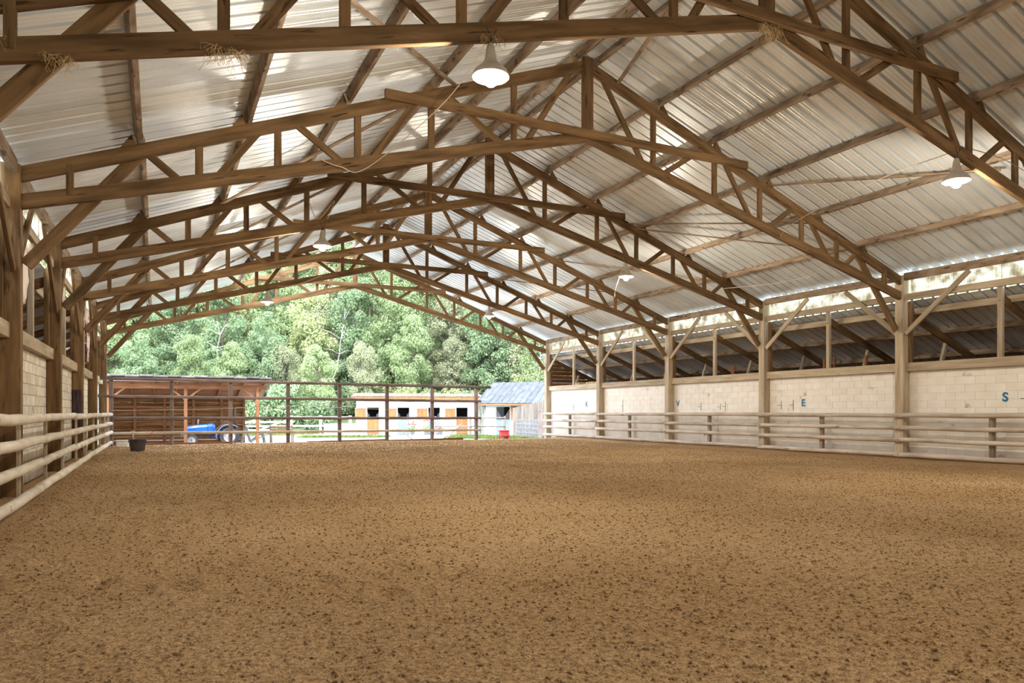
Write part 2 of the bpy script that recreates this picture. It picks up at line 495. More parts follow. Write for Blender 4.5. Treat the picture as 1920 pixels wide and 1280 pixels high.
def build_floor():
    xs = np.arange(-2.10, 18.40, 0.032)
    ys = [-9.0]
    while ys[-1] < 31.75:
        y = ys[-1]
        ys.append(y + (0.25 if y < 0.4 else 0.028 * (1 + (y - 0.4) / 3.6)))
    ys = np.array(ys)
    X, Y = np.meshgrid(xs, ys)
    dy = np.gradient(ys)[:, None] * np.ones_like(X)
    Z = np.zeros_like(X)
    for (s, a, sd) in ((0.25, 0.05, 1), (0.9, 0.022, 2), (3.0, 0.016, 3), (8.0, 0.022, 4), (16.0, 0.026, 5)):
        fade = 1 / (1 + (dy * s * 1.5) ** 2)
        n = value_noise(X * s + 31, Y * s + 17, sd) - .5
        if s >= 8: n = np.sign(n) * np.abs(n) ** 0.8
        Z += n * a * fade
    # harrow lines running down the hall and a curved track
    Z += 0.006 * np.sin(X * 24 + 1.5 * np.sin(Y * .4)) * np.clip(1.2 - dy * 6, 0, 1) * (value_noise(X * .2, Y * .1, 9) > .45)
    # sand thrown up against the edges
    Z += 0.10 * np.exp(-((X - 18.3) / 0.45) ** 2) + 0.05 * np.exp(-((X + 2.0) / 0.25) ** 2)
    # hoof prints by the left rail
    rg = random.Random(5)
    for _ in range(46):
        hx, hy = rg.uniform(-1.2, 2.6), rg.uniform(4.5, 13)
        d2 = ((X - hx) / .09) ** 2 + ((Y - hy) / .12) ** 2
        Z += -0.035 * np.exp(-d2) + 0.018 * np.exp(-((np.sqrt(d2) - 1.9) / .5) ** 2)
    Z -= Z.mean()
    V = np.stack([X.ravel(), Y.ravel(), Z.ravel()], 1)
    nx, ny = len(xs), len(ys)
    i = (np.arange(ny - 1)[:, None] * nx + np.arange(nx - 1)[None, :]).ravel()
    F = np.stack([i, i + 1, i + nx + 1, i + nx], 1)
    me = bpy.data.meshes.new('floor')
    me.vertices.add(len(V)); me.vertices.foreach_set('co', V.ravel())
    me.loops.add(F.size); me.loops.foreach_set('vertex_index', F.ravel())
    me.polygons.add(len(F)); me.polygons.foreach_set('loop_start', np.arange(len(F)) * 4)
    me.polygons.foreach_set('use_smooth', np.ones(len(F), bool))
    me.update(); me.validate()
    me.materials.append(MATS['sand'])
    o = tag(link('floor', me, Matrix.Identity(4)), 'raked brown sand floor of the riding hall', kind='structure')
    return xs, ys, Z, o
FLOOR = build_floor()
def clods():
    rs = np.random.RandomState(4)
    n = 100000
    # crumbs of damp sand all over, real size 6 to 30 mm, fewer large ones
    y = 1.6 + 29.3 * rs.rand(n) ** 2.5
    x = -1.6 + 19.0 * rs.rand(n)
    keep = x < 1.2 + 1.75 * y
    x, y = x[keep], y[keep]; n = len(x)
    r = 0.0035 + 0.009 * rs.rand(n) ** 3 + 0.0004 * y
    base = np.array([(1, 0, 0), (-1, 0, 0), (0, 1, 0), (0, -1, 0), (0, 0, 1), (0, 0, -.6)], float)
    tri = np.array([(0, 2, 4), (2, 1, 4), (1, 3, 4), (3, 0, 4), (2, 0, 5), (1, 2, 5), (3, 1, 5), (0, 3, 5)])
    a = rs.rand(n) * 6.28
    P = base[None] * (0.7 + .7 * rs.rand(n, 6, 1)) * r[:, None, None]
    c, s_ = np.cos(a)[:, None], np.sin(a)[:, None]
    P = np.stack([P[..., 0] * c - P[..., 1] * s_, P[..., 0] * s_ + P[..., 1] * c, P[..., 2]], -1)
    j = np.clip(np.searchsorted(FLOOR[1], y), 0, len(FLOOR[1]) - 1); i = np.clip(np.searchsorted(FLOOR[0], x), 0, len(FLOOR[0]) - 1)
    z = FLOOR[2][j, i] + r * .3
    P += np.stack([x, y, z], -1)[:, None]
    F = (tri[None] + 6 * np.arange(n)[:, None, None]).reshape(-1, 3)
    me = bpy.data.meshes.new('sand_clods')
    V = P.reshape(-1, 3)
    me.vertices.add(len(V)); me.vertices.foreach_set('co', V.ravel())
    me.loops.add(F.size); me.loops.foreach_set('vertex_index', F.ravel())
    me.polygons.add(len(F)); me.polygons.foreach_set('loop_start', np.arange(len(F)) * 3)
    me.update(); me.validate()
    me.materials.append(MATS['sand'])
    o = link('sand_clods', me, Matrix.Identity(4), FLOOR[3]); o['kind'] = 'stuff'
clods()

# ------------------------------------------------------------------ ground outside
GZ = -0.40
def hill(x, y):
    d = x * 0.44 + y * 0.898          # distance out from the hall
    return GZ + 0.30 * max(0.0, d - 60) + 0.0035 * max(0.0, d - 60) ** 2
def build_ground():
    V, F = [], []
    xs = np.arange(-70, 131, 4.0); ys = np.concatenate([np.arange(-40, 60, 4.0), np.arange(60, 170, 4.0)])
    for y in ys:
        for x in xs:
            V.append((x, y, hill(x, y) - 0.02))
    nx = len(xs)
    for j in range(len(ys) - 1):
        for i in range(nx - 1):
            F.append((j * nx + i, j * nx + i + 1, (j + 1) * nx + i + 1, (j + 1) * nx + i))
    tag(link('ground', mesh('ground', V, F, 'hill_soil', True), Matrix.Identity(4)), 'dark wooded ground rising behind the stables', kind='structure')
    # pale concrete yard between hall and stables
    def flat(name, poly, z, m, label, kind='structure'):
        tag(link(name, mesh(name, [(x, y, z) for x, y in poly] + [(x, y, z - .06) for x, y in poly],
            [tuple(range(len(poly)))] + [(i, i + len(poly), (i + 1) % len(poly) + len(poly), (i + 1) % len(poly)) for i in range(len(poly))], m),
            Matrix.Identity(4)), label, kind=kind)
    flat('yard', [(-12, 31.6), (30, 31.6), (34, 47), (24, 54), (10, 57), (-4, 50), (-12, 50)], GZ + .01, 'concrete', 'pale concrete yard outside the hall')
    return flat
flat = build_ground()
for nm, x0, x1 in (('floor_aisle_left', -8.2, -2.12), ('floor_aisle_right', 18.4, 24.7)):
    tag(link(nm, mesh(nm, [(x0, -9, -.03), (x1, -9, -.03), (x1, 33.6, -.03), (x0, 33.6, -.03)], [(0, 1, 2, 3)], 'sand'), Matrix.Identity(4)),
        'earth floor of the side aisle', kind='structure')
# rough lawns: short tufts, uncountable
def lawn(name, poly, n, label, seed):
    rg = random.Random(seed)
    xs = [p[0] for p in poly]; ys = [p[1] for p in poly]
    def inside(x, y):
        c = False; j = len(poly) - 1
        for i in range(len(poly)):
            (xi, yi), (xj, yj) = poly[i], poly[j]
            if (yi > y) != (yj > y) and x < (xj - xi) * (y - yi) / (yj - yi) + xi: c = not c
            j = i
        return c
    V = [(x, y, GZ + .025) for x, y in poly]; F = [tuple(range(len(poly)))]
    while n:
        x, y = rg.uniform(min(xs), max(xs)), rg.uniform(min(ys), max(ys))
        if not inside(x, y): continue
        n -= 1
        a = rg.uniform(0, 6.28); w = rg.uniform(.02, .05); h = rg.uniform(.05, .16)
        o = len(V)
        V += [(x - w * math.cos(a), y - w * math.sin(a), GZ + .02), (x + w * math.cos(a), y + w * math.sin(a), GZ + .02),
              (x + rg.uniform(-.06, .06), y + rg.uniform(-.06, .06), GZ + .02 + h)]
        F.append((o, o + 1, o + 2))
    tag(link(name, mesh(name, V, F, 'grass'), Matrix.Identity(4)), label, 'grass', kind='stuff')
lawn('lawn', [(8.0, 48.5), (13.4, 46.5), (14.4, 48.2), (9.0, 51)], 2500, 'strip of short grass left of the stable doors', 1)
lawn('lawn', [(16.2, 43), (22.5, 38.3), (22.9, 42.2), (20.8, 46.6), (18.6, 47.6)], 5000, 'lawn around the red mounting step and steel gate', 2)
lawn('lawn', [(2, 52), (12.9, 56.4), (16.0, 61.5), (2, 64)], 4000, 'grass field behind the pale post and rail fence', 3)

# ------------------------------------------------------------------ roof sheets and purlins
def sheetmesh(L, m, wid=0.9, per=0.30, dep=0.078):
    """trapezoid profile sheet: local X down the slope (0..L), local Y along the hall (0..wid), a lap at the edge"""
    k = ('sheet', round(L, 3), m, wid)
    if k in CACHE: return CACHE[k]
    prof = []
    n = int(round(wid / per))
    for i in range(n):
        y = i * per
        # pan with two small stiffening swages, then the raised rib
        prof += [(y, 0), (y + per * .20, 0), (y + per * .225, .010), (y + per * .25, 0),
                 (y + per * .46, 0), (y + per * .485, .010), (y + per * .51, 0),
                 (y + per * .73, 0), (y + per * .76, dep), (y + per * .95, dep), (y + per * .98, 0)]
    prof.append((wid, 0)); prof.append((wid + .03, 0.002))
    V, F = [], []
    for x in (0, L):
        for (y, z) in prof: V.append((x, y, z))
    q = len(prof)
    for i in range(q - 1): F.append((i, i + 1, q + i + 1, q + i))
    CACHE[k] = mesh('roof_sheet', V, F, m)
    return CACHE[k]

def slope_frame(x, y, z, sx, pitch):
    """local X runs outward (sx) and down, local Y along the hall, local Z off the roof"""
    a = math.atan(pitch)
    X = Vector((sx * math.cos(a), 0, -math.sin(a)))
    Y = Vector((0, 1, 0))
    Z = Vector((sx * math.sin(a), 0, math.cos(a)))
    M = Matrix((X, Y, Z)).transposed().to_4x4()
    M.translation = (x, y, z)
    return M

SEC = math.sqrt(1 + PITCH ** 2)
ceiling = empty('ceiling', (XC, 15, 5), label='ribbed metal sheet roof of the riding hall on timber purlins', kind='structure')
HALF = 10.28
NSH = int(round((Y1 - Y0) / .9))
for side in (-1, 1):
    for k in range(NSH):
        y = Y0 + k * .9
        for (u0, u1, dz) in ((0.06, 5.35, 0.012), (5.2, HALF, 0.0)):
            if side == -1 and u0 < 1 and k >= NSH - 3: continue      # sheets missing at the far ridge: sky shows
            M = slope_frame(XC + side * u0, y, z_roof(u0) + dz, side, PITCH)
            link('roof_sheet', sheetmesh((u1 - u0) * SEC, 'sheet_metal'), M, ceiling)
PUR = [0.28, 1.85, 3.40, 5.05, 6.75, 8.40]
rg = random.Random(3)
for side in (-1, 1):
    for pi_, u in enumerate(PUR):
        for j in range(len(TY)):
            ya = Y0 if j == 0 else TY[j - 1]
            yb = TY[j]
            ends = [(ya, yb)] + ([(TY[-1], Y1)] if j == len(TY) - 1 else [])
            for (a, b) in ends:
                off = rg.uniform(-.03, .03)
                z = z_roof(u + off) - 0.085
                M = slope_frame(XC + side * (u + off), (a + b) / 2, z, side, PITCH) @ Matrix.Rotation(R(90), 4, 'Z')
                link('purlin', boxmesh(b - a + .12, 0.085, 0.165, 'timber_purlin'), M, ceiling)
# ridge capping strip
for side in (-1, 1):
    M = slope_frame(XC, (Y0 + Y1) / 2 - 1.5, z_roof(0) + .06, side, PITCH)
    link('ridge_cap', boxmesh(0.5, Y1 - Y0 - 3, 0.012, 'sheet_metal', .002), M @ Matrix.Translation((.22, 0, 0)), ceiling)
# wind braces: thin boards under the purlins
def roofpt(x, y, d=0.26):
    return (x, y, z_roof(abs(x - XC)) - d)
for (xa, ya, xb, yb) in ((1.4, 8, 5.2, 13), (13.2, 13.0, 15.0, 8.6), (12.6, 18.2, 15.0, 13.1), (1.3, 18, 4.6, 13.2), (1.2, 23, 4.5, 18.2),
                         (13.0, 18, 16.4, 13.4), (13.0, 23, 16.4, 18.4), (8.9, 13, 7.6, 8.3), (12.6, 28, 15.6, 23.2), (1.4, 28, 4.6, 23.2)):
    beam('wind_brace', roofpt(xa, ya), roofpt(xb, yb), 0.09, 0.03, 'timber_purlin', ceiling)

# ------------------------------------------------------------------ trusses
NODES = [(1.72, 'b'), (3.47, 't'), (4.88, 'b'), (6.27, 't'), (7.52, 'b')]
CH = 0.225
def truss(y):
    t = empty('roof_truss', (XC, y, z_bot(0)), label=ORD[y] + ' timber roof truss from the open far gable', cat='roof truss', group='timber trusses of the riding hall')
    for s in (-1, 1):
        X = lambda u: XC + s * u
        beam('top_chord', (X(0.0), y, z_top(0)), (X(10.05), y, z_top(10.05)), 0.085, CH, 'timber', t)
        beam('bottom_chord', (X(-0.12), y, z_bot(0)), (X(10.0), y, z_bot(10.0)), 0.085, CH, 'timber', t)
        beam('web_post', (X(9.35), y, z_bot(9.35)), (X(9.35), y, z_top(9.35)), 0.10, 0.10, 'timber', t)
        for (u, k) in NODES:
            beam('web_post', (X(u), y, z_bot(u) - .02), (X(u), y, z_top(u) + .02), 0.075, 0.12, 'timber', t, up=(1, 0, 0))
        # diagonals between alternating bottom and top nodes, stopping short of the posts
        seq = [(0.16, 't')] + NODES + [(8.45, 't')]
        for (ua, ka), (ub, kb) in zip(seq, seq[1:]):
            g = 0.26
            a = ua + (0.2 if ua < 1 else g); b = ub - (g if ub < 8 else 0.12)
            za = z_top(a) if ka == 't' else z_bot(a)
            zb = z_top(b) if kb == 't' else z_bot(b)
            beam('web_diagonal', (X(a), y + .012 * s, za), (X(b), y + .012 * s, zb), 0.06, 0.12, 'timber', t)
        # knee brace from the post up to the top chord
        beam('knee_brace', (X(9.93), y + .075, 3.52), (X(8.30), y + .075, z_top(8.30) + .06), 0.065, 0.19, 'timber', t)
        # cleats holding the purlins
        for u in PUR[1:6]:
            d = 0.24
            V = [(0, -.04, 0), (d, -.04, 0), (0, -.04, .17), (0, .04, 0), (d, .04, 0), (0, .04, .17)]
            F = [(0, 1, 2), (3, 5, 4), (0, 3, 4, 1), (1, 4, 5, 2), (0, 2, 5, 3)]
            if 'cleat' not in CACHE: CACHE['cleat'] = mesh('cleat', V, F, 'timber')
            uc = u + 0.05
            link('cleat', CACHE['cleat'], slope_frame(XC + s * uc, y, z_top(uc) + CH / 2 * SEC - .01, s, PITCH), t)
    beam('king_post', (XC, y - .02, z_bot(0) - .02), (XC, y - .02, z_top(0) + .16), 0.11, 0.24, 'timber', t, up=(1, 0, 0))
    beam('collar_tie', (XC - 4.40, y - .095, 7.13), (XC + 4.40, y - .095, 7.13), 0.075, 0.185, 'timber', t, ch=.012)
    return t
TR = {y: truss(y) for y in TY}

# ------------------------------------------------------------------ posts
def post(side, y):
    xo = XR if side > 0 else XL
    wallname = 'white block wall' if side > 0 else 'bare grey block wall'
    m = 'timber_pale' if side > 0 else 'timber'
    p = empty('timber_post', (xo + side * .13, y, 0), label='timber post in the %s under the %s truss from the open gable' % (wallname, ORD[y]),
              cat='post', group='timber posts along the hall')
    beam('shaft', (xo + side * .13, y + .02, -.35), (xo + side * .13, y + .02, 5.0), 0.26, 0.24, m, p, up=(0, 1, 0))
    beam('side_timber', (xo + side * .25, y - .145, 2.62), (xo + side * .25, y - .145, 4.30), 0.10, 0.10, 'timber', p, up=(0, 1, 0))
    for dy in (-1, 1):
        if y + dy * 1.85 < Y0 or y + dy * 1.85 > Y1: continue
        beam('knee_brace', (xo + side * .08, y + dy * .12, 3.42), (xo + side * .10, y + dy * 1.82, 4.84), 0.06, 0.13, m, p)
    return p
for y in TY:
    post(1, y); post(-1, y)

# ------------------------------------------------------------------ side walls
def side_wall(side):
    xo = XR if side > 0 else XL
    nm = 'right' if side > 0 else 'left'
    fx = xo + side * 0.265                        # face of the blocks
    w = empty('wall_' + nm, (fx, 15, 0), kind='structure',
              label='whitewashed block wall with blue letters under the aisle opening' if side > 0 else 'bare concrete block wall behind the pale rails')
    bm_, mm_ = ('block_white', 'mortar_white') if side > 0 else ('block_grey', 'mortar_grey')
    tim = 'timber_pale'
    T = 0.16
    box('mortar_bed', (fx + side * (0.008 + T / 2), 12.3, 1.0), (T, 42.6, 2.86), mm_, w)
    bl, bh = 0.5, 0.2
    cells = []
    for j in range(12):
        z0 = j * bh + .005
        for bi in range(len(TY) - 1):
            ya, yb = TY[bi] + .14, TY[bi + 1] - .10
            if yb < 8: continue
            y = ya - (bl / 2 if j % 2 else 0)
            while y < yb - .02:
                a, b = max(y, ya), min(y + bl, yb)
                if b - a > .06: cells.append((a, b, z0))
                y += bl
    cells.sort(key=lambda c: math.hypot((c[0] + c[1]) / 2, fx) + (3 if c[1] < (9.6 if side > 0 else 12.4) else 0) * 10)
    rgb = random.Random(11 + side)
    rest = []
    for i, (a, b, z0) in enumerate(cells):
        c = (fx + side * (.03 - rgb.uniform(-.0015, .002)), (a + b) / 2, z0 + bh / 2)
        s = (.06, b - a - (.006 if side > 0 else .012), bh - (.006 if side > 0 else .012))
        if i < 300:
            box('block', c, s, bm_, w, ch=.003 if side > 0 else .008)
        else:
            V, F = boxgeo(s[0], s[1], s[2], .003 if side > 0 else .008)
            rest.append(([(p[0] + c[0] - fx, p[1] + c[1] - 15, p[2] + c[2]) for p in V], F))
    V, F = join(rest)
    o = link('far_blocks', mesh('far_blocks', V, F, bm_), Matrix.Translation((fx, 15, 0)), w)
    o['kind'] = 'stuff'
    for bi in range(len(TY) - 1):
        ya, yb = TY[bi] + .12, TY[bi + 1] - .12
        yc = (ya + yb) / 2
        # plate on top of the wall
        beam('wall_plate', (xo + side * .20, ya, 2.515), (xo + side * .20, yb + .03, 2.515), 0.14, 0.23, tim, w)
        # stud in the middle of the bay, two long beams, eave beam
        beam('stud', (xo + side * .22, yc, 2.62), (xo + side * .22, yc, 4.36), 0.10, 0.12, tim, w, up=(0, 1, 0))
        beam('strip_beam', (xo + side * .17, ya, 4.42), (xo + side * .17, yb + .03, 4.42), 0.09, 0.17, tim, w)
        beam('aisle_ledger', (xo + side * .62, ya - .1, 4.06), (xo + side * .62, yb + .1, 4.06), 0.09, 0.17, tim, w)
        beam('eave_beam', (xo + side * .08, ya, 4.96), (xo + side * .08, yb + .03, 4.96), 0.10, 0.20, 'timber_purlin', w)
        # ribbed translucent panels between eave beam and strip beam
        yy = ya
        while yy < yb - .05:
            ye = min(yy + 1.18, yb)
            n = max(4, int((ye - yy) / .038))
            V, F = [], []
            for k in range(n + 1):
                q = yy + (ye - yy + .02) * k / n - 15
                dx = .011 * (1 if k % 2 else -1)
                V += [(dx, q, 4.46), (dx, q, 5.10)]
            for k in range(n): F.append((2 * k, 2 * k + 1, 2 * k + 3, 2 * k + 2))
            k_ = ('clear', side, round(ye - yy, 2), round(yy, 2))
            link('translucent_panel', mesh('clear', V, F, 'clear_sheet'), Matrix.Translation((xo + side * .25, 15, 0)), w)
            yy = ye
    return w
wall_r = side_wall(1)
wall_l = side_wall(-1)

# added boarded gable, unseen behind the viewer, shuts out daylight from the rear
wb = empty('wall_back_added', (XC, Y0, 0), kind='structure', label='added unseen boarded gable wall blocking daylight at the near end of the hall')
for k in range(22):
    x = -2.1 + (k + .5) * 20.45 / 22
    h = z_roof(abs(x - XC)) - .35
    box('board', (x, Y0 + .05, h / 2 - .2), (.91, .04, h + .4), 'timber_purlin', wb)

# letters painted on the right wall: K V E S
def letter(ch, y, z, size):
    cu = bpy.data.curves.new('letter', 'FONT')
    cu.body = ch; cu.size = size; cu.extrude = 0.001; cu.align_x = 'CENTER'; cu.align_y = 'CENTER'; cu.offset = 0.012
    tmp = bpy.data.objects.new('tmp', cu); COL.objects.link(tmp)
    dg = bpy.context.evaluated_depsgraph_get()
    me = bpy.data.meshes.new_from_object(tmp.evaluated_get(dg))
    bpy.data.objects.remove(tmp, do_unlink=True)
    me.materials.clear(); me.materials.append(MATS['blue_letter'])
    M = Matrix.Translation((XR + .2605, y, z)) @ Matrix.Rotation(R(-90), 4, 'Z') @ Matrix.Rotation(R(90), 4, 'X')
    o = link('painted_letter', me, M, wall_r)
    o['label'] = 'blue painted letter ' + ch
for ch, y, z in (('S', 10.42, 1.65), ('E', 16.5, 1.58), ('V', 22.65, 1.62), ('K', 29.4, 1.66)):
    letter(ch, y, z, 0.30)
# thin tie rods / hooks on the white wall
for y, z, h in ((9.9, 1.62, .35), (16.9, 1.52, .34), (17.4, 1.52, .28), (20.0, 1.50, .34), (20.25, 1.48, .24), (21.3, 1.5, .3), (26.4, 1.56, .55), (30.6, 1.52, .3)):
    beam('tie_rod', (XR + .258, y, z - h / 2), (XR + .258, y, z + h / 2), .012, .012, 'iron_dark', wall_r, up=(0, 1, 0))
    beam('tie_rod', (XR + .258, y, z), (XR + .258, y + .18, z), .012, .012, 'iron_dark', wall_r)

# ------------------------------------------------------------------ side aisles (lean-to roofs)
AP = 0.40
def aisle(side):
    xo = XR if side > 0 else XL
    nm = 'right' if side > 0 else 'left'
    za = lambda d: 4.32 - AP * (d - .3)                 # sheet plane, d = distance out from the post face
    c = empty('ceiling_aisle_' + nm, (xo + side * 3, 15, 3), kind='structure', label='lean-to sheet roof over the %s side aisle' % nm)
    for k in range(NSH):
        M = slope_frame(xo + side * .3, Y0 + k * .9, za(.3), side, AP)
        link('roof_sheet', sheetmesh(6.3 * math.sqrt(1 + AP ** 2), 'sheet_aisle'), M, c)
    ys = []
    for y in TY: ys += [y, y + 2.5]
    for y in ys[:-1]:
        beam('rafter', (xo + side * .2, y, za(.2) - .28), (xo + side * 6.5, y, za(6.5) - .28), 0.08, 0.20, 'timber', c)
        beam('strut', (xo + side * 1.75, y + .06, 2.36), (xo + side * 2.10, y + .06, za(2.1) - .25), 0.09, 0.10, 'timber_pale' if side > 0 else 'timber', c)
    for d in (1.9, 3.3, 4.7, 6.1):
        M = slope_frame(xo + side * d, 12.5, za(d) - .09, side, AP) @ Matrix.Rotation(R(90), 4, 'Z')
        link('purlin', boxmesh(42.6, 0.08, 0.16, 'timber_purlin'), M, c)
    # loft boards behind the wall and boarded outer wall
    w = empty('wall_aisle_' + nm, (xo + side * 6.5, 15, 0), kind='structure', label='boarded outer wall of the %s side aisle' % nm)
    for k in range(12):
        z = -.35 + k * .19
        box('board', (xo + side * 6.55, 12.5, z + .09), (.03, 42.8, .185), 'shed_dark_wood', w)
    d = empty('loft_' + nm, (xo + side * 2, 15, 2.3), kind='structure', label='boarded loft over the %s aisle' % nm)
    for k in range(19):
        box('loft_board', (xo + side * (.55 + k * .2), 12.5, 2.33), (.19, 42.6, .04), 'shed_dark_wood', d)
    # boarded gable of the aisle at the far end
    g = empty('wall_gable_' + nm, (xo + side * 3, 33.6, 0), kind='structure', label='brown boarded end wall of the %s side aisle' % nm)
    for k in range(23):
        z = -.35 + k * .2
        top = z + .195
        d1 = min(6.5, .3 + (4.32 - .05 - top) / AP)
        if d1 < .6: break
        V, F = boxgeo(d1 - .28, .03, .19, .004)
        link('board', mesh('board', V, F, 'shed_wood'), Matrix.Translation((xo + side * (.28 + (d1 - .28) / 2), 33.62, z + .1)), g)
    return c
aisle(1); aisle(-1)

# ------------------------------------------------------------------ rail fences inside the hall
RAILZ = [0.15, 0.54, 0.87, 1.21]
def rail_fence(side):
    xo = XR + .004 if side > 0 else XL + .17
    nm = 'right' if side > 0 else 'left'
    m = 'log_warm' if side > 0 else 'log_pale'
    f = empty('rail_fence', (xo, 15, 0), label='four-rail pole fence in front of the white lettered wall' if side > 0 else 'four-rail pale pole fence along the bare block wall',
              cat='fence')
    rg = random.Random(21 + side)
    r = 0.062 if side > 0 else 0.068
    for j in range(len(TY) - 1):
        a, b = TY[j], TY[j + 1]
        if b > 32 : b = 31.17 if side < 0 else 33.0
        for z in RAILZ:
            log('rail', (xo - side * r, a - .06, z + rg.uniform(-.015, .015)), (xo - side * r, b + .10, z + rg.uniform(-.015, .015)), r * rg.uniform(.93, 1.05), m, f, rg.randint(1, 6))
        if side > 0:
            beam('stake', (xo + .05, (a + b) / 2 + .1, -.3), (xo + .05, (a + b) / 2 + .1, 1.22), .10, .12, 'timber_purlin', f, up=(0, 1, 0))
        else:
            for q in (1.3, 3.7):
                beam('stake', (xo - .02, a + q, -.3), (xo - .02, a + q, 1.24), .05, .06, 'timber_pale', f, up=(0, 1, 0))
    if side < 0:
        beam('stake', (xo - .02, 31.15, -.3), (xo - .02, 31.15, 1.24), .08, .10, 'timber_pale', f, up=(0, 1, 0))
    return f
rail_fence(1); rail_fence(-1)

# far end fence: tall posts, four rails, kick board
fy = 31.35
ff = empty('end_fence', (6, fy, 0), label='tall brown post and rail fence across the open end of the hall', cat='fence')
for k, x in enumerate([-1.62, .47, 2.64, 4.9, 7.06, 9.17, 11.3, 13.5]):
    beam('post', (x, fy + .09, -.5), (x, fy + .09, 2.52 - .006 * x), .15, .15, 'fence_brown', ff, up=(0, 1, 0), ch=.02)
px = [-1.95, 4.9, 9.17, 13.6]
for (zl, zr, r, m) in ((2.57, 2.47, .062, 'fence_brown'), (1.90, 1.80, .058, 'fence_brown'), (1.06, 1.01, .058, 'fence_brown'), (.48, .45, .055, 'log_warm')):
    for i, (a, b) in enumerate(zip(px, px[1:])):
        if zl > 2.5 and i == 2: b = 14.1
        za = zl + (zr - zl) * (a + 1.7) / 15.2; zb = zl + (zr - zl) * (b + 1.7) / 15.2
        log('rail', (a - .1, fy - .03, za), (b + .1, fy - .03, zb), r, m, ff, 3 + i)
for (a, b) in ((-1.9, 2.6), (5.7, 9.2), (9.25, 12.9)):
    beam('kick_board', (a, fy + .22, -.10), (b, fy + .22, -.06), .06, .30, 'shed_wood', ff)

# ------------------------------------------------------------------ pendant lamps
def lamp(x, y, which):
    zr = 5.36
    u = abs(x - XC)
    L = empty('pendant_lamp', (x, y - .02, zr), label='bell shaped pendant lamp under the %s half of the %s truss from the gable' % (which, ORD[y]), cat='lamp',
              group='pendant lamps of the riding hall')
    if 'shade' not in CACHE:
        prof = [(0.035, .40), (.05, .36), (.062, .28), (.075, .21), (.10, .155), (.15, .115), (.205, .065), (.222, .02), (.225, 0.0)]
        inner = [(r - .006, z - .006) for r, z in reversed(prof)]
        V, F = lathe_geo(prof + inner, 28)
        me = mesh('shade', V, F, 'lamp_grey', True)
        me.materials.append(MATS['lamp_inside'])
        n = (len(prof)) * 28
        for p in me.polygons:
            if min(p.vertices) >= n - 28: p.material_index = 1
        CACHE['shade'] = me
        V, F = lathe_geo([(.0, -.085), (.04, -.08), (.072, -.055), (.085, -.01), (.078, .04), (.05, .09), (.03, .13), (.0, .14)], 20)
        CACHE['bulb'] = mesh('bulb', V, F, 'bulb_glow', True)
        V, F = lathe_geo([(.0, .47), (.022, .465), (.032, .44), (.036, .385), (.0, .38)], 14)
        CACHE['cap'] = mesh('cap', V, F, 'iron_dark', True)
    T0 = Matrix.Translation((x, y - .02, zr))
    link('shade', CACHE['shade'], T0, L)
    link('bulb', CACHE['bulb'], T0 @ Matrix.Translation((0, 0, -.03)), L)
    link('cap', CACHE['cap'], T0, L)
    zt = z_bot(u) + .02
    a = .07
    V, F = join([tube_geo([(0, 0, .46), (-a, 0, zt - zr), ], .006, 6), tube_geo([(0, 0, .46), (a, 0, zt - zr)], .006, 6)])
    link('hanger', mesh('hanger', V, F, 'iron_dark'), T0 @ Matrix.Translation((0, -.026, 0)), L)
    # the rows of lamps go on down the hall behind the viewer, one pair on every second truss
    lname = 'lamp_light' if y > 0 else 'lamp_light_offscreen'
    ld = bpy.data.lights.new(lname, 'POINT')
    ld.energy = LAMP_W; ld.color = LAMP_COL; ld.shadow_soft_size = 0.08
    lo = bpy.data.objects.new(lname, ld); COL.objects.link(lo)
    lo.parent = L; lo.location = (0, 0, -.13)
    return L
for y in (-2, 8, 18, 28):
    lamp(3.62, y, 'left'); lamp(12.62, y, 'right')

# ------------------------------------------------------------------ cables
def cable(pts, r, m, label, seg=10):
    P = [Vector(p) for p in pts]
    out = []
    for i in range(len(P) - 1):
        p0, p1, p2, p3 = P[max(i - 1, 0)], P[i], P[i + 1], P[min(i + 2, len(P) - 1)]
        for k in range(seg):
            t = k / seg
            out.append(.5 * ((2 * p1) + (p2 - p0) * t + (2 * p0 - 5 * p1 + 4 * p2 - p3) * t * t + (3 * p1 - p0 - 3 * p2 + p3) * t ** 3))
    out.append(P[-1])
    V, F = tube_geo(out, r, 5)
    tag(link('cable', mesh('cable', V, F, m, True), Matrix.Identity(4)), label, 'cable')
cable([(3.62, 8, 5.95), (4.4, 9.5, 6.9), (4.4, 11.5, 6.6), (3.4, 12.88, 5.72), (2.9, 12.88, 5.66), (2.55, 12.9, 5.75)], .009, 'cable_white', 'pale cable looping from the large left lamp to the fifth truss')
cable([(12.62, 8.0, 5.9), (12.9, 10, 5.9), (13.6, 12.9, 5.6), (15.0, 12.93, 4.95), (16.0, 15.0, 5.0), (16.2, 17.9, 5.25)], .008, 'cable_white', 'thin pale cable sagging along the right trusses')
cable([(3.7, 18, 5.95), (3.9, 17.9, 6.5), (3.5, 17.88, 6.0), (3.3, 17.9, 6.35)], .010, 'cable_white', 'pale cable loop hanging above a left lamp on the fourth truss')
cable([(12.62, 7.9, 5.95), (14.5, 7.9, 5.8), (18.0, 8.0, 4.75)], .007, 'cable_dark', 'dark wire strung from the sixth truss to the right eave')
cable([(12.62, 18, 5.9), (12.2, 17.9, 5.0), (12.15, 17.9, 4.7)], .008, 'cable_white', 'short white cord end dangling beside a right lamp')
cable([(3.7, 28, 5.95), (4.6, 27.9, 6.05), (5.6, 27.9, 6.5)], .010, 'cable_white', 'pale cable running up the second truss from a left lamp')
cable([(-1.62, 31.3, 1.36), (2.0, 31.2, 1.42), (4.9, 31.25, 1.55), (9.2, 31.3, 1.4)], .008, 'cable_white', 'white string stretched across the end fence')

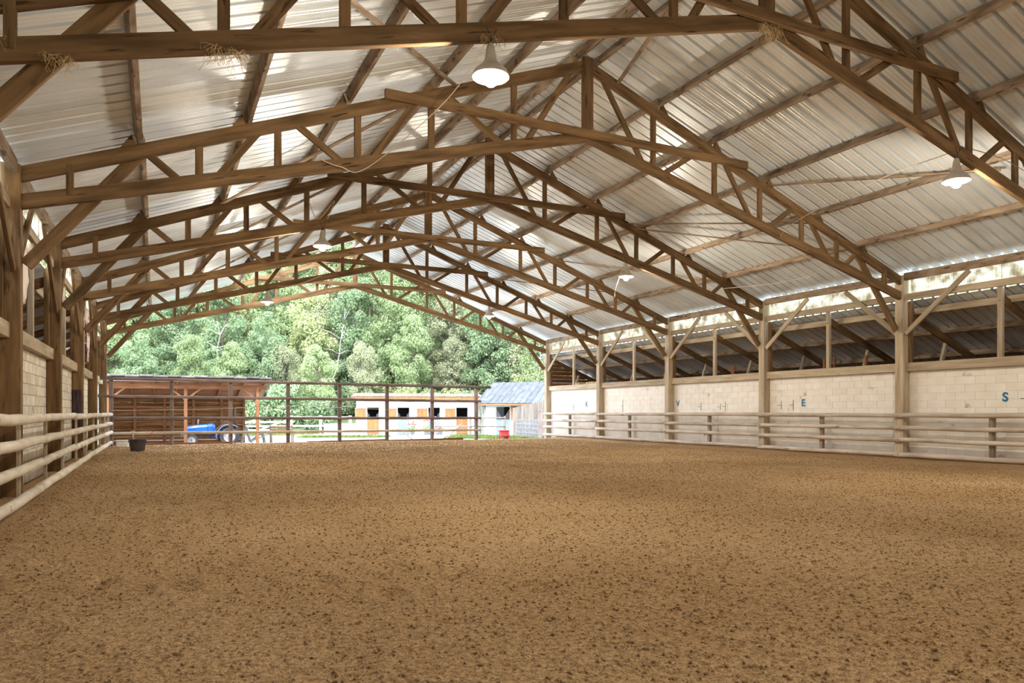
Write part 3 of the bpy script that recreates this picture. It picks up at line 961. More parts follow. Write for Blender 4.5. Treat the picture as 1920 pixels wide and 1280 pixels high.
# ------------------------------------------------------------------ straw nests hanging off the trusses
def tuft(p, n, s, label, seed):
    rg = random.Random(seed)
    parts = []
    for _ in range(n):
        a = rg.uniform(0, 6.28); d = rg.uniform(.3, 1) * s
        q0 = Vector((rg.uniform(-s, s) * .8, rg.uniform(-.04, .04), rg.uniform(-.02, .03)))
        q1 = q0 + Vector((math.cos(a) * d * .5, math.sin(a) * d * .3, -abs(rg.gauss(.3, .4)) * d))
        q2 = q1 + Vector((rg.uniform(-.4, .4) * d, rg.uniform(-.2, .2) * d, -rg.uniform(.1, .5) * d))
        parts.append(tube_geo([q0, q1, q2], .0025, 3, False))
    V, F = join(parts)
    tag(link('straw_nest', mesh('straw_nest', V, F, 'straw'), Matrix.Translation(p)), label, 'nest', 'straw hanging from the sixth truss')
tuft((.62, 7.95, z_bot(XC - .62) - .10), 90, .22, 'wisps of straw hanging under the left of the sixth truss', 1)
tuft((-.85, 7.95, z_bot(XC + .85) - .10), 60, .16, 'small straw tuft where the knee brace meets the sixth truss', 2)
tuft((8.15, 7.93, 7.0), 120, .24, 'straw nest under the middle of the sixth truss', 3)
tuft((3.6, 7.95, 5.82), 70, .16, 'straw tangled above the large left lamp', 4)
tuft((-1.4, 7.95, 4.72), 60, .18, 'straw stuck at the left end of the sixth truss', 5)

# ------------------------------------------------------------------ odds and ends in the hall
def hung_sheet(name, c, w, h, m, label, cat, axis='y', seed=1, taper=.5):
    rg = random.Random(seed)
    nx, nz = 7, 10
    V, F = [], []
    for side in (0, 1):
        for j in range(nz):
            for i in range(nx):
                s = i / (nx - 1) - .5; t = j / (nz - 1)
                ww = w * (1 - (1 - taper) * max(0, .35 - t) / .35)
                off = .03 * math.sin(i * 2.1 + j * .5) + .012 * rg.uniform(-1, 1)
                off = off * (1 if side == 0 else 1) + (.008 if side else 0)
                V.append((off, s * ww, t * h) if axis == 'y' else (s * ww, off, t * h))
    N = nx * nz
    for j in range(nz - 1):
        for i in range(nx - 1):
            q = (j * nx + i, j * nx + i + 1, (j + 1) * nx + i + 1, (j + 1) * nx + i)
            F.append(q); F.append(tuple(N + v for v in reversed(q)))
    edge = [i for i in range(nx)] + [j * nx + nx - 1 for j in range(1, nz)] + [(nz - 1) * nx + i for i in range(nx - 2, -1, -1)] + [j * nx for j in range(nz - 2, 0, -1)]
    for a, b in zip(edge, edge[1:] + edge[:1]): F.append((b, a, a + N, b + N))
    tag(link(name, mesh(name, V, F, m, True), Matrix.Translation(c)), label, cat)
hung_sheet('plastic_sack', (XL - .175, 14.3, 3.1), .75, 1.27, 'sack_white', 'crumpled white plastic sack hung in the opening above the left wall', 'sack', seed=2)
hung_sheet('feed_sack', (XL - .015, 24.3, 2.75), .9, 1.50, 'sack_pink', 'white and red printed feed sack hung above the left wall', 'sack', seed=3, taper=.1)
hung_sheet('horse_rug', (XL - .14, 22.855, .75), .20, 1.15, 'cloth_dark', 'dark horse rug hung on a post of the left wall', 'rug', axis='x', seed=4, taper=.9)

# tub with broom and shovel handles
tub = empty('feed_tub', (-.62, 27.0, 0), label='dark grey rubber tub on the sand near the end fence', cat='tub')
V, F = lathe_geo([(0, .0), (.20, 0), (.215, .02), (.262, .36), (.285, .365), (.285, .395), (.255, .395), (.25, .37), (.205, .05), (0, .05)], 24)
link('body', mesh('tub', V, F, 'tub_grey', True), Matrix.Translation((-.62, 27.0, .01)), tub)
for s in (-1, 1):
    P = [(-.62 + s * .27, 27 + t * .07, .34 - .05 * math.cos(t * 1.57) * 1.0) for t in (-1, -.5, 0, .5, 1)]
    V, F = tube_geo(P, .011, 6)
    link('handle', mesh('handle', V, F, 'tub_grey', True), Matrix.Identity(4), tub)
fork = empty('yard_fork', (-.76, 27.05, 0), label='upright wooden T-handled tool standing in the grey tub', cat='tool')
V, F = tube_geo([(-.72, 27.05, .07), (-.77, 27.1, .66)], .014, 8); link('shaft', mesh('shaft', V, F, 'log_warm', True), Matrix.Identity(4), fork)
V, F = tube_geo([(-.84, 27.1, .665), (-.70, 27.1, .665)], .014, 8); link('grip', mesh('grip', V, F, 'log_warm', True), Matrix.Identity(4), fork)
sh = empty('shovel', (-.5, 27.05, 0), label='red handled shovel leaning out of the grey tub', cat='shovel')
V, F = tube_geo([(-.73, 26.97, .10), (-.17, 27.15, .64)], .013, 8); link('shaft', mesh('shaft', V, F, 'red_plastic', True), Matrix.Identity(4), sh)
beam('blade', (-.755, 26.965, .075), (-.645, 26.998, .185), .11, .012, 'iron_dark', sh)

fb = empty('salt_block_box', (-1.2, 30.5, 0), label='low white plastic box on the sand in the left corner', cat='box')
box('body', (-1.2, 30.5, .10), (.42, .26, .24), 'white_box', fb, ch=.03)
box('lid', (-1.2, 30.5, .235), (.46, .30, .035), 'white_box', fb, ch=.012)

# hay and odd things on the right hand loft
def bale(c, rz, label):
    t = empty('hay_bale', (c[0], c[1], c[2] - .2), label=label, cat='hay bale', group='hay bales on the right loft')
    box('hay_block', c, (.48, .95, .40), 'hay', t, rz=rz, ch=.05)
    for d in (-.24, .24):
        box('twine', (c[0] - d * math.sin(rz), c[1] + d * math.cos(rz), c[2]), (.49, .012, .41), 'cable_dark', t, rz=rz, ch=.004)
bale((18.95, 29.6, 2.56), .1, 'small hay bale on the right loft nearest the boarded end wall')
bale((18.92, 30.9, 2.56), -.3, 'skewed hay bale on the right loft beside the boarded end wall')
bale((19.55, 30.3, 2.56), .2, 'hay bale lying behind the others on the right loft')
for (y, x, r, lab) in ((17.2, 19.1, .16, 'grey round drum end lying on the loft above letter E'), (19.8, 19.2, .17, 'brown round log end lying on the right loft')):
    t = empty('drum', (x, y, 2.35), label=lab, cat='drum')
    V, F = lathe_geo([(0, -.3), (r, -.3), (r * 1.04, -.28), (r, -.26), (r, .26), (r * 1.04, .28), (r, .3), (r * .9, .3), (r * .9, .285), (0, .285)], 22)
    link('body', mesh('drum', V, F, 'galvanised' if 'grey' in lab else 'shed_wood', False), Matrix.Translation((x, y, 2.35 + r)) @ Matrix.Rotation(R(90), 4, 'X') @ Matrix.Rotation(R(25), 4, 'Y'), t)
for (y, x) in ((16.5, 19.3), (16.2, 19.4), (15.2, 19.6), (20.6, 19.3), (20.9, 19.5)):
    t = empty('upright_stake', (x, y, 2.35), label='short upright wooden stake standing on the right loft', cat='stake', group='stakes on the right loft')
    V, F = tube_geo([(x, y, 2.34), (x + .01, y, 3.02)], .045, 8)
    link('shaft', mesh('stake', V, F, 'shed_wood', True), Matrix.Identity(4), t)
    V, F = tube_geo([(x + .01, y, 3.01), (x + .01, y, 3.05)], [.048, .03], 8)
    link('tip', mesh('stake_tip', V, F, 'fence_brown', True), Matrix.Identity(4), t)

# ------------------------------------------------------------------ implement shed left of the yard
def shed():
    x0, x1, y0, y1 = -2.35, 5.0, 38.75, 42.6
    s = empty('open_shed', (1.3, 40.5, GZ), label='open fronted brown timber shed with a dark roof beyond the fence', cat='shed')
    zf, zb = 2.78, 1.92
    for x in (-2.1, 1.2, 4.55):
        beam('front_post', (x, y0 + .1, GZ), (x, y0 + .1, zf - .2), .15, .15, 'shed_wood', s, up=(0, 1, 0))
        for d in (-1, 1):
            if (x < -2 and d < 0) or (x > 4.5 and d > 0): continue
            beam('brace', (x + d * .05, y0 + .1, zf - .85), (x + d * .72, y0 + .1, zf - .30), .07, .09, 'shed_wood', s)
    beam('head_beam', (x0, y0 + .1, zf - .24), (x1, y0 + .1, zf - .24), .12, .22, 'shed_wood', s)
    for k in range(12):          # back wall boards
        z = GZ + k * .2
        box('wall_board', ((x0 + 4.3) / 2, y1, z + .1), (4.3 - x0, .03, .195), 'shed_dark_wood', s)
        box('wall_board', (x0, (y0 + y1) / 2 + .2, z + .1), (.03, y1 - y0 - .4, .195), 'shed_dark_wood', s)
    for x in (-1.1, .3, 1.7, 3.1, 4.25):
        beam('back_post', (x, y1 - .1, GZ), (x, y1 - .1, zb + .1), .14, .14, 'shed_wood', s, up=(0, 1, 0))
    beam('back_beam', (x0, y1 - .1, 1.55), (4.3, y1 - .1, 1.55), .10, .14, 'shed_wood', s)
    for k in range(8):
        x = x0 + .15 + k * (x1 - x0 - .3) / 7
        beam('rafter', (x, y0 - .25, zf - .02), (x, y1 + .2, zb), .07, .14, 'shed_wood', s)
    n = 7
    for k in range(n):           # roof boarding seen from below
        a = y0 - .3 + k * (y1 + .5 - y0) / n; b = a + (y1 + .5 - y0) / n - .015
        f = lambda y: zf + .06 - (zf - zb) * (y - y0) / (y1 - y0)
        beam('roof_board', (x0 - .1, (a + b) / 2, f((a + b) / 2) + .02), (x1 + .1, (a + b) / 2, f((a + b) / 2) + .02), b - a, .03, 'shed_wood', s,
             up=(0, (zf - zb) / (y1 - y0), 1))
    # dark roofing sheets with a visible edge
    for k in range(13):
        a = x0 - .25 + k * .6
        d = .02 * (k % 2)
        beam('roof_slate', (a + .29, y0 - .42, f(y0 - .42) + .085 + d), (a + .29, y1 + .3, f(y1 + .3) + .085 + d), .58, .085, 'slate_dark', s,)
    beam('fascia', (x0 - .2, y0 - .34, zf + .03), (x1 + .15, y0 - .34, zf + .03), .03, .12, 'fence_brown', s)
shed()

def tractor():
    t = empty('tractor', (1.2, 39.7, GZ), rz=0, label='small blue tractor parked under the timber shed', cat='tractor')
    LOCALP.add(t.name)
    W = world_of(t)
    K = Matrix.Scale(1.08, 4)
    def g(name, geo, m, parent=None, smooth=False, M=Matrix.Identity(4)):
        p = parent or t
        return link(name, mesh(name, geo[0], geo[1], m, smooth), W @ K @ M, p)
    # +x is backwards; front wheel centre at x = .25, rear at x = 1.85
    def loft(secs):
        V, F = [], []
        n = len(secs[0])
        for s in secs: V += s
        for i in range(len(secs) - 1):
            for k in range(n):
                k2 = (k + 1) % n
                F.append((i * n + k, i * n + k2, (i + 1) * n + k2, (i + 1) * n + k))
        F.append(tuple(reversed(range(n)))); F.append(tuple(range((len(secs) - 1) * n, len(secs) * n)))
        return V, F
    def sec(x, w, z0, z1, r):
        w /= 2
        return [(x, -w, z0), (x, -w, z1 - r), (x, -w + r * .35, z1 - r * .3), (x, -w + r, z1), (x, w - r, z1), (x, w - r * .35, z1 - r * .3), (x, w, z1 - r), (x, w, z0)]
    g('hood', loft([sec(.02, .40, .60, .84, .12), sec(.10, .46, .56, .93, .13), sec(.5, .50, .56, .98, .13), sec(.95, .52, .56, 1.01, .13)]), 'blue_paint')
    g('dash_cowl', loft([sec(.96, .54, .54, 1.02, .13), sec(1.15, .52, .54, 1.05, .14), sec(1.28, .40, .60, .98, .14)]), 'blue_paint')
    g('grille', boxgeo(.05, .36, .30, .02), 'black_plastic', M=Matrix.Translation((.0, 0, .70)))
    for s in (-1, 1):
        hb = lathe_geo([(0, -.01), (.05, -.01), (.055, .01), (.0, .02)], 12)
        g('headlight', hb, 'white_box', M=Matrix.Translation((-.02, s * .13, .80)) @ Matrix.Rotation(R(-90), 4, 'Y'))
    g('front_weight', boxgeo(.18, .40, .16, .03), 'iron_dark', M=Matrix.Translation((-.10, 0, .46)))
    g('chassis', boxgeo(1.75, .26, .22, .03), 'iron_dark', M=Matrix.Translation((.92, 0, .46)))
    g('gearbox', boxgeo(.75, .36, .34, .05), 'iron_dark', M=Matrix.Translation((1.6, 0, .50)))
    g('floor_plate', boxgeo(.55, .85, .04, .01), 'blue_dark', M=Matrix.Translation((1.38, 0, .42)))
    g('front_axle', boxgeo(.10, .95, .10, .02), 'iron_dark', M=Matrix.Translation((.25, 0, .33)))
    g('exhaust', tube_geo([(.55, -.15, .98), (.55, -.15, 1.18), (.60, -.15, 1.24)], .03, 10), 'rim_grey', smooth=True)
    g('steering_column', tube_geo([(1.22, 0, .98), (1.38, 0, 1.10)], .022, 8), 'black_plastic', smooth=True)
    ring = [(.17 * math.cos(a), .17 * math.sin(a), 0) for a in [2 * math.pi * k / 20 for k in range(21)]]
    g('steering_wheel', join([tube_geo(ring, .014, 6, False)] + [tube_geo([(0, 0, 0), (.17 * math.cos(a), .17 * math.sin(a), 0)], .01, 5) for a in (0, 2.1, 4.2)]),
      'black_plastic', smooth=True, M=Matrix.Translation((1.40, 0, 1.11)) @ Matrix.Rotation(R(35), 4, 'Y'))
    seat = g('seat', boxgeo(.42, .44, .10, .04), 'black_plastic', M=Matrix.Translation((1.82, 0, .90)))
    g('seat_back', boxgeo(.10, .42, .40, .04), 'black_plastic', parent=seat, M=Matrix.Translation((2.06, 0, 1.12)) @ Matrix.Rotation(R(12), 4, 'Y'))
    # roll bar
    rb = [(2.15, -.42, .62), (2.15, -.42, 1.70), (2.15, -.36, 1.78), (2.15, .36, 1.78), (2.15, .42, 1.70), (2.15, .42, .62)]
    g('roll_bar', tube_geo(rb, .028, 8), 'black_plastic', smooth=True)
    for s in (-1, 1):
        # mudguards: arch over the rear wheel
        V, F = [], []
        n = 12
        for k in range(n + 1):
            a = R(-15 + 150 * k / n)
            r = .56
            for (yy, rr) in ((.30, r), (.66, r), (.66, r - .05), (.30, r - .03)):
                V.append((1.87 - rr * math.cos(a), s * yy, .42 + rr * math.sin(a)))
        for k in range(n):
            for q in range(4):
                F.append((k * 4 + q, k * 4 + (q + 1) % 4, k * 4 + 4 + (q + 1) % 4, k * 4 + 4 + q))
        F += [(0, 1, 2, 3), tuple(n * 4 + i for i in (3, 2, 1, 0))]
        fg = g('mudguard', (V, F), 'blue_dark')
        arc = [(1.87 - .575 * math.cos(R(-10 + 140 * k / 12)), s * .67, .42 + .575 * math.sin(R(-10 + 140 * k / 12))) for k in range(13)]
        g('edge_trim', tube_geo(arc, .012, 5), 'rim_grey', parent=fg, smooth=True)
        for (x, rad, wid, nm, nl) in ((.25, .28, .18, 'front_wheel', 14), (1.87, .43, .28, 'rear_wheel', 18)):
            yv = s * (.48 if nm[0] == 'f' else .50)
            h = wid / 2
            prof = [(rad * .60, -h * .8), (rad * .80, -h), (rad * .95, -h * .92), (rad * .985, -h * .55), (rad * .985, h * .55), (rad * .95, h * .92), (rad * .80, h), (rad * .60, h * .8)]
            parts = [lathe_geo(prof, 28)]
            for q in range(nl):       # tread lugs
                for d in (-1, 1):
                    M_ = Matrix.Rotation(2 * math.pi * (q + (.5 if d > 0 else 0)) / nl, 4, 'Z') @ Matrix.Translation((rad * .985, 0, d * h * .42)) @ Matrix.Rotation(R(28 * d), 4, 'X')
                    parts.append(xf(boxgeo(rad * .07, rad * .12, h * .95, .005), M_))
            Mw = Matrix.Translation((x, yv, rad)) @ Matrix.Rotation(R(90), 4, 'X')
            wh = g(nm, join(parts), 'rubber', M=Mw)
            rim = [(rad * .61, h * .82), (rad * .66, h * .70), (rad * .58, h * .60), (rad * .50, h * .30), (rad * .30, h * .30), (rad * .26, h * .5), (0, h * .5)]
            full = rim + []
            g('rim', lathe_geo(full, 24), 'rim_grey', parent=wh, smooth=False, M=Mw @ Matrix.Rotation(0 if s < 0 else math.pi, 4, 'X'))
            g('hub', lathe_geo([(rad * .12, h * .5), (rad * .12, h * .62), (0, h * .64)], 12), 'iron_dark', parent=wh, M=Mw @ Matrix.Rotation(0 if s < 0 else math.pi, 4, 'X'))
    # rear linkage
    for s in (-1, 1):
        g('link_arm', tube_geo([(2.05, s * .25, .40), (2.55, s * .32, .34)], .025, 6), 'iron_dark')
tractor()

# pale implement (harrow frame) behind the tractor and wooden bench
def harrow():
    t = empty('harrow', (4.5, 40.35, GZ), label='pale steel implement frame standing behind the tractor', cat='implement')
    LOCALP.add(t.name)
    for (a, b) in (((-.55, 0, .04), (-.35, 0, .95)), ((-.35, 0, .95), (-.10, 0, .10)), ((-.1, 0, .10), (.5, 0, .62)), ((.5, 0, .62), (.62, 0, .05))):
        lbeam('bar', a, b, .07, .08, 'galvanised', t)
        lbeam('bar', (a[0], .6, a[2]), (b[0], .6, b[2]), .07, .08, 'galvanised', t)
    lbeam('cross_bar', (-.35, -.1, .90), (-.35, .7, .90), .08, .08, 'galvanised', t)
    lbeam('cross_bar', (.5, -.1, .60), (.5, .7, .60), .08, .08, 'galvanised', t)
    lbeam('rear_plate', (.1, .3, .20), (.75, .3, .50), .9, .03, 'galvanised', t)
harrow()
def bench():
    t = empty('wooden_bench', (5.98, 40.4, GZ), label='weathered slatted wooden bench behind the end fence', cat='bench')
    LOCALP.add(t.name)
    W = 1.22
    for x in (-W / 2 + .05, W / 2 - .05):
        lbeam('leg', (x, -.26, 0), (x, -.26, .44), .06, .07, 'fence_brown', t, up=(0, 1, 0))
        lbeam('leg', (x, .24, 0), (x, .30, .98), .06, .07, 'fence_brown', t, up=(0, 1, 0))
        lbeam('arm_rest', (x, -.30, .62), (x, .27, .64), .06, .04, 'fence_brown', t)
        lbeam('arm_post', (x, -.26, .44), (x, -.26, .62), .05, .06, 'fence_brown', t, up=(0, 1, 0))
    for k in range(4):
        lbeam('seat_slat', (-W / 2, -.25 + k * .13, .45), (W / 2, -.25 + k * .13, .45), .10, .03, 'shed_wood', t)
    for k in range(3):
        lbeam('back_slat', (-W / 2, .255 + k * .012, .60 + k * .14), (W / 2, .255 + k * .012, .60 + k * .14), .03, .09, 'shed_wood', t)
bench()

# ------------------------------------------------------------------ stable block
def stables():
    ang = math.atan2(50.41 - 53.08, 21.67 - 13.32)
    t = empty('stable_block', (13.15, 53.1, GZ), rz=ang, label='long low white stable block with four half-door openings and orange shutters', cat='stable')
    LOCALP.add(t.name)
    Lx, D, H = 9.25, 3.6, 2.62
    # front wall built around the openings: piers, head and sill panels
    cols = [.80, 3.04, 5.32, 7.42]      # opening left edges along the wall
    ow = 0.85
    z1, z2 = 0.0, 2.02
    edges = [0.0]
    for c in cols: edges += [c, c + ow]
    edges.append(Lx)
    for i in range(0, len(edges), 2):
        box('wall_pier', ((edges[i] + edges[i + 1]) / 2, .1, H / 2 - .15), (edges[i + 1] - edges[i], .2, H + .3), 'render_white', t, ch=.004)
    for c in cols:
        box('wall_head', (c + ow / 2, .1, (z2 + H) / 2), (ow, .2, H - z2), 'render_white', t, ch=.004)
    box('side_wall', (.1, D / 2, H / 2), (.2, D, H + .2), 'render_white', t)
    box('side_wall', (Lx - .1, D / 2, H / 2), (.2, D, H + .2), 'render_white', t)
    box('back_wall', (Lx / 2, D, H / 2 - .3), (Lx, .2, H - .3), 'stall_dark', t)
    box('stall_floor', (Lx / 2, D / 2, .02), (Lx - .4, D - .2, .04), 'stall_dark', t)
    door_m = ['orange_wood', 'blue_grey_wood', 'blue_grey_wood', 'orange_wood']
    for k, c in enumerate(cols):
        # lower half door of vertical boards, with a grille rack above
        dr = box('half_door', (c + ow / 2, .07, .60), (ow - .02, .03, 1.10), 'fence_white_wood', t)
        for q in range(5):
            link('door_board', boxmesh(.16, .04, 1.12, door_m[k], .006), world_of(t) @ Matrix.Translation((c + .085 + q * .17, .035, .60)), dr)
        if k < 3:
            for q in range(9):
                xx = c + .05 + q * (ow - .1) / 8
                e = abs(q - 4)
                top = 1.28 + (.36 if e == 4 else .26 if e == 3 else .04 if e == 2 else 0)
                lb(dr, 'grille_bar', (xx, .03, 1.14), (xx, .03, top), .026, .026, 'galvanised', t, up=(0, 1, 0))
            lb(dr, 'grille_rail', (c, .03, 1.17), (c + ow, .03, 1.17), .03, .04, 'galvanised', t)
        # upper shutter folded open against the wall
        st = box('shutter', (c - .47, -.012, 1.58), (.80, .02, .84), 'fence_white_wood', t)
        for q in range(5):
            link('shutter_board', boxmesh(.148, .04, .86, 'orange_wood', .006), world_of(t) @ Matrix.Translation((c - .78 + q * .155, -.035, 1.58)), st)
        for z in (1.97, 1.18):
            lb(st, 'shutter_frame', (c - .88, -.06, z), (c - .06, -.06, z), .02, .06, 'fence_white_wood', t)
        lbeam('door_frame', (c - .03, -.01, 0), (c - .03, -.01, z2), .06, .06, 'fence_white_wood', t, up=(0, 1, 0))
        lbeam('door_frame', (c + ow + .03, -.01, 0), (c + ow + .03, -.01, z2), .06, .06, 'fence_white_wood', t, up=(0, 1, 0))
    # roof: overhanging slab of old tiles with a brown fascia
    lbeam('fascia', (-.35, -.55, H + .08), (Lx + .2, -.55, H + .08), .04, .22, 'orange_wood', t)
    lbeam('soffit', (-.3, -.2, H + .02), (Lx + .15, -.2, H + .02), .7, .03, 'shed_wood', t)
    for k in range(24):
        x = -.35 + (k + .5) * (Lx + .55) / 24
        lbeam('roof_tile_row', (x, -.62, H + .22 + .015 * (k % 2)), (x, D + .3, H + .55), .40, .05, 'old_tile', t)
    return t
stables()

# planters by the stable doors
def planter(x, y, label, fl, seed, h=.55):
    rg = random.Random(seed)
    t = empty('flower_pot', (x, y, GZ), label=label, cat='flower pot')
    V, F = lathe_geo([(0, 0), (.13, 0), (.19, .32), (.21, .32), (.21, .36), (.17, .36), (.16, .3), (0, .3)], 16)
    link('pot', mesh('pot', V, F, 'pot_grey', True), Matrix.Translation((x, y, GZ + .02)), t)
    def blob(n, r, zc, s):
        V, F = [], []
        for _ in range(n):
            a, b, c = (max(-.30, min(.30, rg.gauss(0, r))) for _ in range(3)); c = abs(c)
            o = len(V)
            M = Euler((rg.uniform(0, 6), rg.uniform(0, 6), rg.uniform(0, 6))).to_matrix()
            for p in ((-s, -s, 0), (s, -s, 0), (s, s, 0), (-s, s, 0)): V.append(M @ Vector(p) + Vector((a, b, zc + c)))
            F.append((o, o + 1, o + 2, o + 3))
        return V, F
    V, F = blob(90, .16, .34, .05)
    link('leaves', mesh('leaves', V, F, 'leaf_mid'), Matrix.Translation((x, y, GZ)), t)
    V, F = blob(50, .17, h, .04)
    link('blossom', mesh('blossom', V, F, fl), Matrix.Translation((x, y, GZ)), t)
planter(16.85, 51.15, 'flower pot with dark leaves beside the second stable door', 'flower_red', 1, .7)
planter(17.8, 50.75, 'tall pot of red flowers between the stable doors', 'flower_red', 2, 1.0)
planter(18.75, 50.35, 'low pot of pink flowers on the stable yard', 'flower_pink', 3, .38)

# ------------------------------------------------------------------ second outbuilding with the grey fibre roof
def outbuilding():
    ang = math.atan2(-.71, .70)
    t = empty('outbuilding', (20.95, 47.45, GZ), rz=ang, label='small white outbuilding with a grey ribbed roof and barred half door', cat='building')
    LOCALP.add(t.name)
    Lx, D, H = 6.5, 3.9, 2.22
    c, ow = .95, 1.06
    box('wall_pier', (c / 2, .1, H / 2), (c, .2, H), 'render_white', t, ch=.004)
    box('wall_pier', ((c + ow + Lx) / 2, .1, H / 2), (Lx - c - ow, .2, H), 'render_white', t, ch=.004)
    box('wall_head', (c + ow / 2, .1, H - .08), (ow, .2, .16), 'render_white', t, ch=.004)
    box('side_wall', (.1, D / 2, H / 2 + .2), (.2, D, H + .4), 'render_white', t)
    box('side_wall', (Lx - .1, D / 2, H / 2 + .2), (.2, D, H + .4), 'board_grey', t)
    box('back_wall', (Lx / 2, D, H / 2 + .5), (Lx, .2, H + 1.0), 'stall_dark', t)
    dr = box('half_door', (c + ow / 2, .07, .55), (ow - .02, .03, 1.06), 'fence_white_wood', t)
    for q in range(7):
        link('door_board', boxmesh(.14, .04, 1.08, 'blue_grey_wood', .006), world_of(t) @ Matrix.Translation((c + .08 + q * .15, .035, .55)), dr)
    for q in range(11):
        xx = c + .06 + q * (ow - .12) / 10
        lb(dr, 'grille_bar', (xx, .03, 1.10), (xx, .03, 1.22 + .13 * abs(q - 5)), .028, .028, 'galvanised', t, up=(0, 1, 0))
    lb(dr, 'grille_rail', (c, .03, 1.13), (c + ow, .03, 1.13), .03, .06, 'galvanised', t)
    for q in range(3):
        box('shutter_board', (c + ow + .14 + q * .15, -.03, 1.62), (.145, .04, .95), 'orange_wood', t)
    f = lambda y: H + .05 + 1.62 * (y + .5) / (D / 2 + 1.7)
    yr = D / 2 + 1.2
    for k in range(16):
        x = -.4 + (k + .5) * (Lx + .8) / 16
        w = (Lx + .8) / 16
        lbeam('roof_sheet', (x, -.5, f(-.5) + .03), (x, yr, f(yr) + .03), w - .01, .03, 'fibre_roof', t)
        lbeam('roof_roll', (x - w / 2, -.5, f(-.5) + .055), (x - w / 2, yr, f(yr) + .055), .10, .05, 'fibre_roof', t)
        lbeam('roof_sheet', (x, yr, f(yr) + .03), (x, yr + 2.2, f(yr) - 1.3), w - .01, .03, 'fibre_roof', t)
    lbeam('eave_board', (-.4, -.46, H + .0), (Lx + .4, -.46, H + .0), .03, .12, 'shed_wood', t)
    # vertical boarded wing wall with a sloping top
    n = 26
    for k in range(n):
        x = 2.55 + k * .145
        y = -.75 - k * .042
        h = 1.98 + .030 * k
        box('wing_board', (x, y, h / 2), (.146, .03, h), 'board_grey', t, rz=-.28, ch=.004)
    lbeam('downpipe', (-.05, -.1, 0), (-.05, -.1, H), .09, .09, 'galvanised', t, up=(0, 1, 0))
outbuilding()

# galvanised field gate standing open at the right
def gate():
    t = empty('field_gate', (21.6, 43.4, GZ), rz=math.atan2(39.3 - 43.4, 21.2 - 21.6), label='galvanised steel mesh gate standing open by the corner post', cat='gate')
    LOCALP.add(t.name)
    L_ = 4.0
    for z in (.08, .34, .62, .90, 1.18):
        lbeam('gate_rail', (0, 0, z), (L_, 0, z), .05, .06, 'galvanised', t)
    for x in (0, 1.3, 2.6, L_):
        lbeam('gate_stile', (x, 0, .06), (x, 0, 1.21 if x < L_ else 1.75), .045, .05, 'galvanised', t, up=(0, 1, 0))
    for k in range(1, 27):
        x = k * L_ / 27
        lbeam('gate_bar', (x, .02, .08), (x, .02, 1.18), .028, .028, 'galvanised', t, up=(0, 1, 0))
    lbeam('stay', (L_ - 1.1, 0, 1.18), (L_, 0, 1.75), .045, .045, 'galvanised', t)
    p = empty('gate_post', (21.15, 39.2, GZ), label='dark post carrying the open steel gate', cat='post')
    beam('shaft', (21.15, 39.2, GZ - .2), (21.15, 39.2, 1.35), .16, .16, 'fence_brown', p, up=(0, 1, 0))
    beam('cap', (21.15, 39.2, 1.33), (21.15, 39.2, 1.39), .19, .19, 'fence_brown', p, up=(0, 1, 0))
gate()

# wooden paddock rail between fence and outbuilding
pf = empty('paddock_rail', (19, 46, GZ), label='low two-rail paddock fence in front of the outbuilding', cat='fence')
pp = [(17.0, 46.6), (19.0, 45.2), (21.0, 44.0)]
for (x, y) in pp:
    beam('post', (x, y, GZ), (x, y, GZ + 1.4), .11, .11, 'board_grey', pf, up=(0, 1, 0))
for (a, b) in zip(pp, pp[1:]):
    for z in (.72, 1.30):
        log('rail', (a[0], a[1] - .08, GZ + z), (b[0], b[1] - .08, GZ + z), .045, 'fence_brown', pf, 2)
# diagonal pole prop and sagging rope behind the end fence
pr = empty('jump_poles', (13.0, 36.0, GZ), label='two crossed wooden poles propped behind the end fence', cat='pole')
V, F = tube_geo([(12.3, 36.2, GZ), (11.0, 36.6, .62)], .035, 8); link('pole', mesh('pole', V, F, 'log_warm', True), Matrix.Identity(4), pr)
V, F = tube_geo([(12.9, 34.6, GZ + .02), (14.1, 34.9, .65)], .035, 8); link('pole', mesh('pole', V, F, 'log_warm', True), Matrix.Identity(4), pr)

# red plastic mounting block
def mounting():
    t = empty('mounting_step', (19.35, 40.6, GZ), rz=-.2, label='red plastic mounting step on the grass by the gate', cat='step')
    LOCALP.add(t.name)
    for s in (-1, 1):
        lbeam('leg', (s * .26, -.22, 0), (s * .20, -.16, .42), .10, .12, 'red_plastic', t, up=(0, 1, 0))
        lbeam('leg', (s * .26, .22, 0), (s * .20, .16, .42), .10, .12, 'red_plastic', t, up=(0, 1, 0))
    box('body', (0, .06, .33), (.56, .36, .34), 'red_plastic', t, ch=.03)
    box('step', (0, -.22, .26), (.58, .26, .07), 'red_plastic', t, ch=.025)
    box('tread', (0, .06, .53), (.64, .44, .08), 'red_plastic', t, ch=.03)
mounting()

